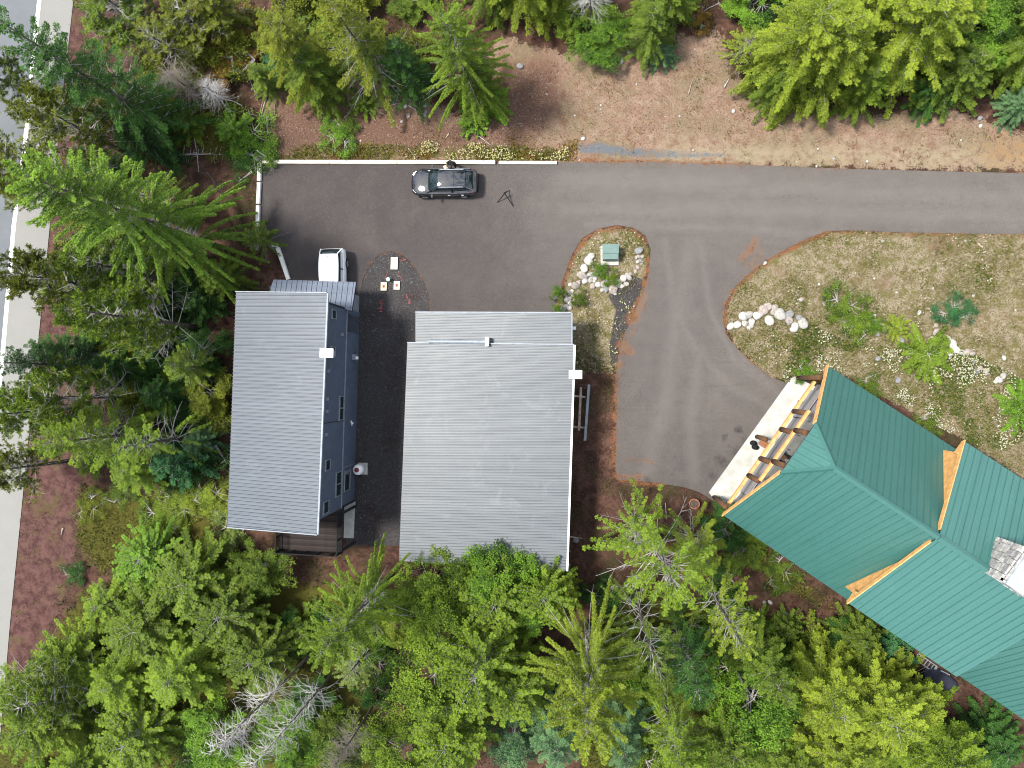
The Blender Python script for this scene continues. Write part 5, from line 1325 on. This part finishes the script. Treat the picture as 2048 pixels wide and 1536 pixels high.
def leafy(seed, Ht, R, limbs=9, clusters=620, per=20, leaf=.13, squash=.75, stems=1):
    r = np.random.default_rng(seed); L = Leaf(); wood = MB(); trunk = MB(); tips = []
    for st in range(stems):
        off = r.uniform(-.25, .25, 2)*(stems > 1); tt = [(off[0],off[1],-.1),(off[0]*2+r.uniform(-.2,.2),off[1]*2+r.uniform(-.2,.2),Ht*.3),(off[0]*4,off[1]*4,Ht*.62)]
        trunk.tube(tt, [max(.04,Ht*.012), max(.03,Ht*.009), .025], 7)
        for i in range(limbs):
            f = r.uniform(.2, 1); b = np.array(tt[1])*(1-f)+np.array(tt[2])*f; a = r.uniform(0, 6.283); rr = R*r.uniform(.55, 1.0)
            e = np.array([b[0]+math.cos(a)*rr, b[1]+math.sin(a)*rr, Ht*r.uniform(.55,.97)*(1-.25*(rr/R)**2)]); m = (b+e)/2+r.normal(0,.15,3)*R*.3
            wood.tube([tuple(b), tuple(m), tuple(e)], [.026,.015,.005], 4, False); tips.append((m, e))
            for k in range(3):
                q = e*.5+m*.5+r.normal(0, .3, 3)*R*.4; wood.tube([tuple(m*.4+e*.6), tuple(q)], [.012,.005], 3, False); tips.append((m*.4+e*.6, q))
    tips += [(np.array([0,0,Ht*.6]), np.array([r.uniform(-.3,.3)*R, r.uniform(-.3,.3)*R, Ht*r.uniform(.85,1.0)])) for _ in range(max(6, len(tips)//5))]
    lobes = [(t[1], R*r.uniform(.12,.30), r.normal(0,.2)) for t in tips]
    for c in range(clusters):
        ce, rad, bt = lobes[r.integers(len(lobes))]; v = nrm(r.normal(0,1,3)); v[2] = abs(v[2])*.9-.15; P0 = ce+v*rad*r.uniform(.55,1.05)*np.array([1,1,squash]); n = per
        P = P0 + r.normal(0, .12, (n,3))*np.array([1,1,.6]); D = nrm(v*.5+r.normal(0,.8,(n,3))*np.array([1,1,.35]))*(leaf*r.uniform(.6,1.2,n))[:, None]; Wv = nrm(np.cross(D, np.array([0,0,1.])+r.normal(0,.35,(n,3))))*leaf*.3
        L.add(P, D, Wv, .46+bt+r.normal(0,.22)+r.normal(0,.17,n))
    return trunk.mesh('trunk', M['grey_bark'], True), wood.mesh('branches', M['grey_bark']), L.mesh('crown')
def deadtree(seed, Ht, R, nb=90, z0=.15, up=.3):
    r = np.random.default_rng(seed); wood = MB(); trunk = MB(); trunk.tube([(0,0,-.1)]+[(0,0,Ht*k/4) for k in range(1,5)], [Ht*.011]+[Ht*.010*(1-.85*k/4) for k in range(1,5)], 7)
    for i in range(nb):
        zf = r.uniform(z0, 1); len_ = R*((1-zf)**.5*.8+.2)*r.uniform(.5,1.15); a = r.uniform(0,6.283); dh = np.array([math.cos(a),math.sin(a),0.]); dn_ = np.array([-dh[1],dh[0],0.]); b = np.array([0,0,zf*Ht])
        c = r.uniform(-.4,.4); pts = [b+dh*len_*s+dn_*len_*c*s*s+np.array([0,0,len_*(up*s-.35*s*s)]) for s in (0,.35,.7,1)]; wood.tube([tuple(p) for p in pts], [.024,.017,.012,.005], 3, False)
        for k in range(4):
            s = r.integers(1,3); p = pts[s]+(pts[s+1]-pts[s])*r.uniform(0,1); q = p+dh*r.uniform(.15,.5)+dn_*r.uniform(-.5,.5)+np.array([0,0,r.uniform(-.15,.2)]); wood.tube([tuple(p),tuple(q)], [.010,.004], 3, False)
    return trunk.mesh('trunk', M['bark'], True), wood.mesh('branches', M['dead_wood']), None

# prototypes: built at a nominal size, every tree scaled from one of them
PROTO = {}
def proto(k, fn, *a, **kw): PROTO[k] = (fn(*a, **kw), a[1], a[2])
proto('rope1', conifer, 101, 17, 4.6, nb=190, z0=.10, style='rope', droop=1.0, rise=.45, spacing=.085, sec=.25, tw=.13, twn=4, sparse=.12, width=.055, prof=.62)
proto('rope2', conifer, 102, 15, 4.0, nb=110, z0=.18, style='rope', droop=.8, rise=.45, spacing=.09, sec=.27, tw=.13, twn=4, sparse=.2, width=.055, barelow=.12, prof=.62)
proto('fan1', conifer, 111, 15, 3.6, nb=105, z0=.08, style='fan', droop=.75, rise=.3, spacing=.17, sec=.72, tw=.17, twn=6, width=.062, prof=.6)
proto('fan2', conifer, 112, 13, 3.4, nb=92, z0=.08, style='fan', droop=.65, rise=.25, spacing=.17, sec=.80, tw=.18, twn=6, width=.062, prof=.55)
proto('fir1', conifer, 121, 12, 2.5, nb=92, z0=.05, style='fan', droop=.35, rise=.15, spacing=.14, sec=.5, tw=.15, twn=5, width=.05)
proto('fir2', conifer, 122, 12, 2.6, nb=80, z0=.10, style='fan', droop=.6, rise=.4, spacing=.16, sec=.45, tw=.16, twn=5, sparse=.3, width=.05, barelow=.3)
proto('thin1', conifer, 131, 14, 3.2, nb=70, z0=.18, style='fan', droop=.8, rise=.55, spacing=.16, sec=.34, tw=.15, twn=4, sparse=.8, width=.045, barelow=.25)
proto('spray1', conifer, 191, 9, 3.1, nb=105, z0=.2, style='fan', droop=.45, rise=.5, spacing=.2, sec=.55, tw=.17, twn=5, width=.075, prof=.42)
proto('spray2', conifer, 192, 9, 3.0, nb=95, z0=.25, style='fan', droop=.3, rise=.6, spacing=.2, sec=.45, tw=.17, twn=5, width=.075, prof=.4, sparse=.3)
proto('sap1', conifer, 141, 3, 1.1, nb=44, z0=.04, style='fan', droop=.3, rise=.4, spacing=.11, sec=.3, tw=.12, twn=4, width=.045)
proto('sap2', conifer, 142, 2.2, .9, nb=36, z0=.04, style='rope', droop=.2, rise=.5, spacing=.09, sec=.2, tw=.11, twn=4, width=.045)
proto('pine1', pine, 151, 12, 2.0, nb=85, z0=.2, tufts=14)
proto('pine2', pine, 152, 12, 2.2, nb=72, z0=.32, tufts=14)
proto('leaf1', leafy, 161, 9, 3.0, clusters=980, per=19, limbs=16)
proto('leaf2', leafy, 162, 8, 2.6, clusters=860, per=19, limbs=17)
proto('leaf3', leafy, 163, 6, 2.4, clusters=800, per=18, limbs=8, stems=2)
proto('bush1', leafy, 171, 1.6, 1.3, clusters=330, per=16, leaf=.10, limbs=7, stems=3)
proto('bush2', leafy, 172, 1.2, 1.1, clusters=260, per=16, leaf=.09, limbs=6, stems=3)
proto('dead1', deadtree, 181, 14.5, 2.8, nb=130, z0=.45)
proto('dead2', deadtree, 182, 12, 2.2, nb=150, z0=.25)
C_ = {  # foliage base colours (object colour; the material varies around it)
 'hem': (.095,.160,.024), 'yel': (.118,.155,.018), 'yg': (.084,.130,.014), 'lime': (.092,.142,.016), 'bright': (.076,.145,.016), 'mid': (.068,.104,.014),
 'olive': (.088,.105,.012), 'dark': (.026,.068,.014), 'deep': (.018,.046,.014), 'blue': (.060,.115,.060), 'teal': (.026,.085,.036), 'pale': (.110,.150,.040), 'rust': (.16,.09,.02)}
def tree(kind, base, top, R, col, label, cat='tree', name=None, group=None, H=None, rot=None, jig=.0):
    (tk, bw, cr), h0, r0 = PROTO[kind]
    h = H if H else height_of(base, top); p = G(*base)
    nm = name or {'rope':'hemlock_tree','fan':'hemlock_tree','fir':'fir_tree','thin':'fir_tree','sap':'fir_sapling','pine':'pine_tree','leaf':'leafy_tree','spray':'young_hemlock_tree','bush':'shrub','dead':'dead_tree'}[kind.rstrip('123')]
    e = empty(nm, (p.x, p.y, min(p.z, .0)), random.uniform(0, 6.28) if rot is None else rot, label, cat, group)
    s = R/r0; e.scale = (s, s*random.uniform(.92, 1.08), h/h0)
    link('trunk', tk, e); tag(link('branches', bw, e), kind='stuff')
    if cr:
        c = link('crown', cr, e); q = C_[col]; v = random.uniform(.9, 1.1); c.color = (q[0]*v, q[1]*v, q[2]*v, 1)
    return e
random.seed(21)
T = [
# left block
('fir1',(345,262),(-10,22),3.4,'dark','very tall dark green fir leaning over the highway in the upper left corner','tree'),
('pine2',(275,318),(40,205),2.5,'olive','olive pine with bare grey twigs, left of the drooping hemlock top','tree'),
('pine1',(120,372),(-30,318),2.3,'olive','olive pine at the left frame edge over the white road line','tree'),
('pine1',(60,190),(-70,130),2.0,'mid','pine crown at the left edge below the corner fir','tree'),
('rope1',(432,494),(45,352),4.9,'hem','huge drooping yellow-green hemlock with rope-like boughs left of the parking lot','tree'),
('pine2',(272,590),(18,524),2.3,'olive','sparse pine with dark tufts hanging over the road shoulder','tree'),
('pine1',(400,655),(140,598),2.1,'yg','yellow-green pine with dark trunk above the red cinder verge','tree'),
('fir1',(238,735),(-20,714),2.4,'deep','blackish green fir lying across the road line at mid left','tree'),
('fir1',(208,706),(60,694),1.9,'dark','dark fir behind the blackish one at mid left','tree'),
('pine1',(270,792),(10,800),2.2,'yg','yellow pine just below the blackish fir','tree'),
('pine2',(190,815),(-40,826),1.9,'yg','pine at the left edge above the survey mark','tree'),
('fir2',(318,862),(78,886),3.0,'yg','light yellow-green fir with pale trunk beside the cinder verge','tree'),
('thin1',(392,872),(232,898),2.8,'lime','feathery pale fir with light bare limbs left of the tall house','tree'),
('sap1',(398,918),(325,934),1.9,'teal','bushy emerald fir close to the tall house roof','tree','fir_tree'),
('fir1',(425,880),(372,884),1.5,'blue','small bluish fir in the shade left of the tall house','tree','fir_tree'),
('pine2',(135,922),(-35,938),1.9,'olive','thin dark pine crossing the highway below the survey mark','tree'),
('fir1',(330,690),(272,682),1.9,'deep','dark green fir in the gap left of the tall house, upper one','tree'),
('fir2',(418,735),(338,730),2.0,'mid','mid green fir touching the left eave of the tall house','tree'),
('fir1',(360,790),(285,792),1.9,'dark','dark fir between the feathery fir and the house','tree'),
('leaf3',(440,800),(400,800),1.6,'olive','olive broadleaf shrubby tree against the left eave','tree'),
('leaf3',(430,690),(395,688),1.6,'dark','dark leafy tree at the upper left corner of the silver roof','tree'),
('fir1',(470,560),(400,536),1.8,'mid','green fir at the right skirt of the drooping hemlock','tree'),
('fir2',(538,488),(498,470),1.5,'mid','small green fir overhanging the white kerb beams','tree'),
('sap1',(420,610),(380,600),1.5,'dark','dark sapling under the drooping hemlock','tree'),
('thin1',(350,420),(240,385),2.4,'mid','green fir behind the drooping hemlock top','tree'),
('pine1',(330,560),(150,505),2.2,'yg','yellow-green pine between the drooping hemlock and the road shoulder','tree'),
('fir1',(300,640),(205,600),1.9,'mid','mid green fir under the lower boughs of the drooping hemlock','tree'),
('fir2',(250,850),(110,850),2.2,'olive','olive fir touching the light yellow-green one beside the verge','tree'),
('leaf3',(215,900),(190,905),1.6,'mid','low leafy tree at the foot of the dark pine by the verge','tree'),
# top left
('thin1',(330,215),(190,100),2.6,'dark','grey-limbed dark fir right of the corner fir','tree'),
('fir1',(330,300),(240,235),2.2,'deep','blackish fir below the corner fir','tree'),
('pine1',(300,70),(195,-10),2.8,'yg','yellow-green pine at the top left above the cinder verge','tree'),
('thin1',(380,130),(290,40),2.8,'olive','olive fir with many grey twigs near the top edge','tree'),
('pine1',(430,80),(370,-5),2.4,'olive','olive pine at the top edge left of the fallen trunk','tree'),
('dead2',(408,200),(345,120),2.2,None,'grey dead tree with tangled bare branches in the upper left','dead tree'),
('dead2',(450,205),(412,172),1.7,None,'low dead tree whose bare grey branches spread over brown needles','dead tree'),
('fir2',(475,60),(420,-40),2.2,'olive','olive fir by the bleached fallen trunk','tree'),
('fir1',(548,180),(512,122),1.2,'mid','slim green fir above the peeled logs','tree'),
('sap1',(565,135),(548,112),1.3,'teal','small blue-green sapling between the top left firs','tree'),
('bush1',(498,285),(492,272),1.75,'bright','round bright green bush left of the lot corner','shrub'),
('sap1',(478,268),(462,244),1.3,'bright','bright sapling rising out of the round bush','tree'),
('bush2',(490,330),(487,322),1.2,'dark','dark low bush just outside the lot corner','shrub'),
('bush1',(682,270),(678,262),1.1,'bright','green bush in the middle of the left clearing','shrub'),
('bush2',(703,247),(701,238),.7,'mid','smaller bush touching the clearing bush','shrub'),
('fan1',(640,165),(545,20),2.8,'olive','olive hemlock with drooping boughs at the top, left of the forked trunk','tree'),
('fan2',(655,190),(600,92),2.3,'mid','green hemlock overhanging the clearing above the bush','tree'),
('fir2',(772,172),(650,-5),3.0,'olive','tall fir with dark forked trunk leaning to the top edge','tree'),
('thin1',(742,150),(690,60),2.2,'pale','pale lichen-grey fir beside the forked trunk','tree'),
('fir2',(790,178),(740,70),2.4,'mid','green fir right of the forked trunk','tree'),
('sap1',(730,215),(722,200),1.0,'lime','lime sapling at the foot of the lichen-grey fir','tree'),
('fir1',(835,185),(812,60),2.0,'dark','dark fir squeezed between the forked tree and the bright fir','tree'),
('rope2',(952,196),(893,18),3.2,'lime','bright green drooping fir standing above the black car','tree'),
('fir1',(968,210),(940,130),1.9,'mid','darker fir just right of the bright drooping fir','tree'),
('sap1',(975,215),(958,200),1.6,'bright','low bright sapling at the skirt of the drooping fir','tree'),
('sap1',(948,250),(942,242),1.0,'bright','lowest bright sapling touching the weeds behind the kerb','tree'),
('sap1',(1003,187),(1000,183),.4,'bright','tiny green sprig sticking out right of the drooping fir','tree'),
('fan2',(1062,10),(1035,-150),3.0,'yel','yellow hemlock whose tips hang from the top edge over brown needles','tree'),
('fan1',(985,0),(955,-130),2.4,'mid','green hemlock tips at the top edge left of the yellow one','tree'),
('fan2',(1120,5),(1100,-120),2.4,'yel','second yellow hemlock at the top edge','tree'),
('leaf1',(1195,85),(1190,52),2.2,'bright','bright green maple-like bush at the top centre','shrub','shrub'),
('leaf3',(1165,30),(1160,-10),2.0,'lime','lime leafy shrub at the top edge behind the maple-like bush','shrub','shrub'),
('dead1',(1180,60),(1172,-60),1.8,None,'bare grey dead tree rising through the leafy bush','dead tree'),
('fir1',(1290,95),(1300,10),1.9,'mid','blue-green fir right of the leafy bush','tree'),
('fan2',(1325,30),(1340,-60),2.4,'mid','green hemlock at the top edge with pale trunk','tree'),
('fir1',(1320,115),(1325,95),1.3,'blue','small bluish fir at the edge of the tan clearing','tree'),
('leaf3',(1480,15),(1492,-20),1.7,'bright','bright leafy sapling near the top edge on red needles','tree'),
('bush1',(1400,40),(1402,30),.8,'rust','rust brown shrub under the top trees','shrub'),
('thin1',(1478,120),(1500,70),2.0,'yel','yellow shrubby fir with exposed grey twigs right of the clearing','tree'),
('fan1',(1560,150),(1620,-10),3.4,'yel','large yellow hemlock in the upper right, left one','tree'),
('fan2',(1540,190),(1560,120),2.0,'mid','green fir below the left yellow hemlock','tree'),
('fan2',(1610,165),(1680,20),3.4,'yel','large yellow hemlock in the upper right, middle one','tree'),
('fan2',(1700,200),(1745,130),2.0,'yg','yellow-green fir reaching the clearing edge, right of centre','tree'),
('fan1',(1770,120),(1880,-60),4.2,'yel','biggest yellow hemlock in the upper right','tree'),
('fan1',(1690,60),(1770,-90),3.6,'yel','yellow hemlock touching the top edge right of centre','tree'),
('fir1',(1880,175),(1960,110),2.6,'mid','grassy green fir at the right above the orange soil','tree'),
('leaf2',(1900,90),(1985,30),2.7,'bright','bright green tree with pale twigs at the upper right','tree'),
('fir1',(1850,190),(1890,160),1.9,'dark','dark fir behind the right hand clearing edge','tree'),
('fan2',(2020,120),(2110,40),3.0,'mid','green hemlock at the upper right frame edge','tree'),
('fir1',(2022,222),(2062,196),1.5,'blue','silvery blue spruce at the right frame edge','tree'),
('leaf2',(1960,10),(2040,-60),2.6,'mid','leafy tree in the extreme upper right corner','tree'),
# meadow
('bush1',(1683,622),(1686,612),1.25,'mid','dark green round bush in the meadow above the teal roof','shrub'),
('bush2',(1712,660),(1714,654),.8,'lime','lime bush below the dark meadow bush','shrub'),
('bush2',(1752,655),(1753,650),.55,'bright','small bright bush between the dark bush and the sapling','shrub'),
('sap1',(1790,655),(1797,640),.85,'yel','lime yellow conifer sapling in the meadow','tree'),
('bush1',(1905,628),(1909,618),.95,'teal','blue-green shrub alone in the dry meadow','shrub'),
('sap2',(1848,708),(1858,696),1.7,'yg','big yellow-green spreading shrub among the daisies','shrub','shrub'),
('sap1',(2035,815),(2062,805),1.5,'bright','bright green conifer bush at the right frame edge by the daisies','shrub','shrub'),
('bush2',(1608,740),(1609,736),.6,'bright','bright green bush at the top of the concrete apron','shrub'),
('bush2',(1738,770),(1740,766),.75,'mid','green bush pressed to the teal eave','shrub'),
('bush2',(1855,845),(1858,840),.8,'mid','green bush by the teal eave further down','shrub'),
('bush2',(1112,590),(1112,586),.45,'bright','bright green clump between driveway and rock wall','shrub'),
('bush2',(1118,617),(1118,613),.4,'bright','lower green clump between driveway and rock wall','shrub'),
('bush2',(1196,538),(1196,534),.5,'bright','flowering green clump inside the rock ring','shrub'),
('bush2',(1225,556),(1226,553),.5,'lime','lime clump inside the lower rim of the rock ring','shrub'),
('bush2',(1160,595),(1160,591),.5,'mid','green clump below the rock wall','shrub'),
# left extra
('fir1',(150,560),(40,515),1.9,'mid','mid green fir standing in the red verge behind the sparse pine','tree'),
('fir1',(285,740),(190,735),2.0,'dark','dark fir above the light yellow-green conifer','tree'),
('fir2',(190,255),(80,150),2.2,'mid','green fir under the corner fir by the road shoulder','tree'),
('fir1',(240,350),(150,290),1.8,'dark','dark fir at the tip of the drooping hemlock','tree'),
('fan1',(330,930),(235,950),2.2,'lime','lime conifer below the feathery fir','tree'),
('leaf2',(1003,1134),(1010,1194),2.9,'bright','leafy crown overlapping the lower edge of the silver shed roof','tree'),
('spray2',(1098,1150),(1096,1205),2.2,'lime','lime crown touching the lower right corner of the silver shed roof','tree'),
('leaf1',(880,1142),(860,1196),2.8,'lime','lime crown at the lower left corner of the silver shed roof','tree'),
# right lower
('thin1',(1300,1066),(1352,1188),4.2,'yg','big feathery fir with pale radiating limbs right of the shed','tree'),
('thin1',(1262,1030),(1290,1080),2.4,'lime','bright feathery fir tips on the red soil below the driveway','tree'),
('fir2',(1370,1060),(1420,1125),2.2,'yel','yellow fir by the lower left corner of the teal house','tree'),
('thin1',(1412,1165),(1495,1298),2.6,'yel','yellow bushy fir top pointing to the teal house','tree'),
('leaf3',(1425,1058),(1432,1066),1.7,'dark','dark leafy shrub at the lower corner of the concrete apron','shrub','shrub'),
('leaf3',(1498,1100),(1505,1106),1.5,'mid','green shrub along the teal eave near its left corner','shrub','shrub'),
('bush1',(1552,1140),(1556,1143),1.1,'mid','low shrub in the soil strip under the teal eave','shrub'),
('bush1',(1455,1180),(1460,1186),1.3,'dark','dark shrub on the left of the red soil patch','shrub'),
('rope2',(1178,1245),(1192,1478),4.4,'yel','tall golden-green fir with long drooping boughs below the shed','tree'),
('fan1',(1120,1165),(1118,1200),1.5,'yel','golden fir tips in front of the shed lower edge','tree'),
('thin1',(1268,1180),(1320,1360),2.8,'mid','thin dim green fir right of the golden one','tree'),
('fir2',(1345,1250),(1405,1400),2.4,'dark','dark fir in the hollow right of the golden one','tree'),
('fir1',(1480,1260),(1560,1410),2.3,'mid','mid green fir in the lower right thicket, left one','tree'),
('leaf2',(1470,1330),(1545,1450),2.7,'bright','bright emerald leafy tree in the lower right thicket','tree'),
('fir1',(1560,1300),(1600,1350),2.0,'mid','mid green fir in the lower right thicket, right one','tree'),
('fir1',(1700,1255),(1740,1290),2.1,'mid','soft green fir beside the dark soil strip','tree'),
('sap1',(1775,1292),(1790,1304),1.9,'teal','blue-green young fir near the ladder','tree'),
('fan2',(1600,1325),(1690,1440),3.2,'yel','bright yellow-green hemlock in the lower right, left one','tree'),
('fan1',(1690,1345),(1800,1480),3.4,'yel','bright yellow-green hemlock in the lower right, middle one','tree'),
('fan2',(1775,1360),(1850,1430),2.6,'yel','bright yellow-green hemlock nearest the navy tarpaulin','tree'),
('fan1',(1620,1430),(1720,1570),3.2,'yel','bright yellow-green hemlock on the bottom edge','tree'),
('fan2',(1820,1440),(1930,1560),3.0,'yg','yellow-green hemlock at the bottom right of the thicket','tree'),
('fir1',(1960,1460),(2020,1510),2.4,'dark','dark fir in the bottom right corner','tree'),
('spray1',(1420,1400),(1480,1520),2.4,'mid','feathery tree at the bottom right of centre','tree'),
('fir2',(1330,1400),(1380,1560),2.6,'yg','yellow-green fir at the bottom edge right of centre','tree'),
('fan2',(1540,1460),(1610,1590),2.6,'mid','green hemlock at the bottom edge','tree'),
('fir1',(1120,1410),(1115,1520),2.7,'blue','silvery blue-green fir on the bottom edge','tree'),
('leaf2',(1035,1430),(1010,1500),2.0,'blue','blue-green rounded crown on the bottom edge left of the silvery fir','tree'),
('fir1',(1240,1420),(1250,1530),2.2,'blue','small silvery fir right of the larger one on the bottom edge','tree'),
# bottom centre leafy mass
('leaf1',(905,1190),(860,1250),3.1,'lime','bright yellow-green leafy tree in the row below the shed, left one','tree'),
('spray2',(1010,1165),(985,1215),2.7,'lime','bright feathery tree touching the shed lower edge','tree'),
('leaf2',(1075,1180),(1062,1225),2.2,'bright','green leafy tree below the shed lower right corner','tree'),
('spray2',(985,1260),(950,1360),3.2,'lime','large yellow-green feathery tree in the bottom centre','tree'),
('leaf2',(895,1300),(840,1390),3.0,'lime','lime leafy tree left of bottom centre','tree'),
('spray1',(1040,1320),(1020,1400),2.8,'lime','feathery tree left of the golden fir','tree'),
('spray1',(930,1400),(880,1500),3.2,'yg','olive-green feathery tree near the bottom edge','tree'),
('leaf2',(830,1440),(780,1540),2.6,'lime','leafy tree on the bottom edge left of centre','tree'),
('leaf2',(820,1230),(790,1262),1.6,'yel','small yellow leafy tree right of the star-shaped fir','tree'),
('rope2',(783,1151),(628,1308),3.4,'yg','star-shaped golden fir with dark bare lower trunk','tree'),
('thin1',(745,1290),(690,1370),2.2,'pale','pale twiggy tree under the star-shaped fir','tree'),
('dead1',(640,1290),(405,1492),2.1,None,'bleached white dead tree with fanned bare branches, left one','dead tree'),
('dead2',(680,1330),(470,1560),1.7,None,'grey dead tree beside the bleached one, leaning to the bottom edge','dead tree'),
('dead1',(760,1390),(655,1550),1.9,None,'brownish dead tree at the bottom edge','dead tree'),
# bottom left
('leaf2',(545,1120),(500,1150),2.3,'mid','mid green leafy tree at the lower left corner of the tall house','tree'),
('spray1',(430,1130),(360,1175),3.2,'mid','green feathery tree left of the rear deck','tree'),
('spray2',(330,1100),(275,1125),2.6,'bright','green feathery tree near the cinder verge','tree'),
('spray2',(500,1200),(440,1255),3.0,'mid','full feathery tree below the rear deck','tree'),
('spray1',(350,1215),(270,1270),3.2,'mid','feathery tree in the lower left thicket','tree'),
('fir2',(250,1190),(185,1225),2.4,'lime','yellow-green conifer at the edge of the cinder verge','tree'),
('fan1',(420,1300),(330,1375),3.2,'lime','yellow-green conifer in the bottom left thicket','tree'),
('spray2',(560,1280),(500,1340),2.7,'mid','feathery tree behind the bleached dead tree','tree'),
('fan2',(300,1320),(200,1380),3.0,'yg','conifer near the left bottom corner, upper one','tree'),
('spray1',(200,1290),(110,1330),2.8,'yg','feathery tree hanging over the cinder verge at lower left','tree'),
('pine2',(200,1320),(30,1400),2.4,'yg','pine with dark diagonal trunk in the lower left corner','tree'),
('spray1',(160,1400),(50,1470),3.0,'yg','yellow feathery tree in the bottom left corner','tree'),
('spray2',(330,1430),(250,1510),3.1,'lime','yellow-green feathery tree on the bottom edge left','tree'),
('leaf2',(470,1440),(420,1510),2.6,'bright','bright leafy tree under the dead branches','tree'),
('leaf1',(600,1440),(560,1510),2.7,'bright','bright green leafy tree between the dead trees','tree'),
('leaf2',(700,1460),(660,1530),2.4,'mid','green leafy tree beside the brownish dead tree','tree'),
('leaf2',(640,1390),(610,1430),2.0,'dark','dark leafy tree in the gap between the dead trunks','tree'),
('fir2',(80,1350),(-20,1400),2.4,'yg','conifer at the left edge by the road shoulder end','tree'),
('fan2',(220,1480),(130,1560),2.8,'yg','conifer at the bottom left edge','tree'),
('bush1',(370,1000),(366,1004),1.4,'yel','yellow shrub left of the tall house lower part','shrub'),
('bush1',(425,1000),(420,1004),1.5,'yel','yellow-orange shrub against the tall house lower left wall','shrub'),
('bush2',(238,985),(234,986),1.0,'mid','low green shrub beside the cinder verge','shrub'),
('bush1',(180,1010),(174,1013),1.0,'olive','olive shrub on the cinder verge','shrub'),
('bush2',(150,1140),(145,1144),.8,'dark','dark small bush at the cinder verge edge','shrub'),
('bush1',(330,1035),(326,1040),1.3,'yg','yellow-green shrub on the grassy bank left of the tall house','shrub'),
('bush1',(470,1065),(465,1070),1.3,'pale','pale shrub at the lower left corner of the silver roof','shrub'),
]
for r in T:
    kind, base, top, R, col, label, cat = r[:7]; R = R*1.18 if kind.startswith('pine') else R; nm = r[7] if len(r) > 7 else None
    e = tree(kind, base, top, R, col, label, cat, nm)
    if 'brownish' in label or 'tangled' in label:
        for c in e.children:
            if c.name.startswith('branches'): c.data = c.data.copy(); c.data.materials[0] = M['twig_brown']
# filler saplings and shrubs in the thickets: alike, so they share group and label
FILL = [([(180,420),(455,600),(455,960),(250,900),(190,640)], 44, ('dark','mid','deep','olive'), 'low dark shrub under the firs left of the tall house'),
        ([(250,60),(560,60),(500,180),(300,330),(200,200)], 16, ('olive','mid','rust'), 'low olive shrub under the firs in the upper left'),
        ([(420,1120),(760,1200),(760,1540),(60,1540),(80,1330),(220,1100)], 26, ('mid','dark','bright'), 'low green shrub in the lower left thicket'),
        ([(1160,1120),(1450,1180),(1760,1300),(1900,1500),(1180,1540)], 30, ('mid','dark','bright'), 'low green shrub in the lower right thicket'),
        ([(560,-40),(850,-40),(820,150),(600,150)], 9, ('mid','olive'), 'low shrub under the top left hemlocks'),
        ([(1500,-30),(2100,-30),(2080,160),(1560,140)], 14, ('mid','dark'), 'low shrub under the upper right hemlocks')]
for P, n, cols, lb in FILL:
    X, Y = scatter(n*4, P, not_paved); X, Y = X[:n], Y[:n]
    for x, y in zip(X, Y):
        k = random.choice(('bush1','bush2','leaf3','sap1')); (tk, bw, cr), h0, r0 = PROTO[k]
        e = empty('shrub', (x, y, 0), random.uniform(0, 6.28), lb, 'shrub', lb.replace('low ', 'low ').replace('shrub', 'shrubs', 1)); R = random.uniform(1.0, 1.9); s = R/r0; hh = random.uniform(.9, 2.2); e.scale = (s, s, hh/h0)
        link('trunk', tk, e); tag(link('branches', bw, e), kind='stuff'); c = link('crown', cr, e); q = C_[random.choice(cols)]; c.color = (*q, 1)
# ground cover in the woods: ferns, seedlings and grass nobody could count
def cover(name, P, n, smin, smax, thr, cols, lift=.6):
    X, Y = scatter(n, P, not_paved); k = wnoise(X, Y, 1.1, len(name)) + .6*wnoise(X, Y, 3.7, 7) + rng.normal(0, .15, len(X)); ok = k > thr; X, Y = X[ok], Y[ok]
    V = blades(X, Y, gz(X, Y)+rng.uniform(0, .25, len(X)), rng.uniform(smin, smax, len(X)), rng.uniform(.04, .09, len(X)), lift)
    stuff(name, V, colour_mat(name, cols), np.clip(.5+.5*wnoise(X, Y, .9, 12)+rng.normal(0,.2,len(X)), 0, 1))
cover('undergrowth', FORESTS[0], 90000, .12, .34, -.02, [alb(44,60,24,.3), alb(80,98,34,.3), alb(120,132,44,.3)])
cover('forest_undergrowth', FORESTS[1], 40000, .12, .34, .0, [alb(50,62,26,.3), alb(86,96,36,.3), alb(134,118,52,.3)])
for i, g in enumerate(GREENS): cover('bank_grass' if i == 0 else 'ground_cover', g, (7000, 9000, 26000, 26000, 6000, 6000)[i], .1, .3, -.15, [alb(92,104,34,.3), alb(140,142,54,.3), alb(200,180,116,.3)] if i not in (2,3) else [alb(40,62,22,.3), alb(74,100,34,.3), alb(112,128,40,.3)])
cover('clearing_weeds', CLEAR, 16000, .08, .2, .32, [alb(110,120,44,.3), alb(160,140,70,.3), alb(188,160,104,.3)])
cover('strip_weeds', [(1145,690),(1228,730),(1226,960),(1140,1060)], 5000, .08, .2, .15, [alb(96,92,48,.3), alb(130,110,70,.3)])
for o in list(bpy.data.objects):
    if o.type == 'EMPTY' and not o.children: bpy.data.objects.remove(o)
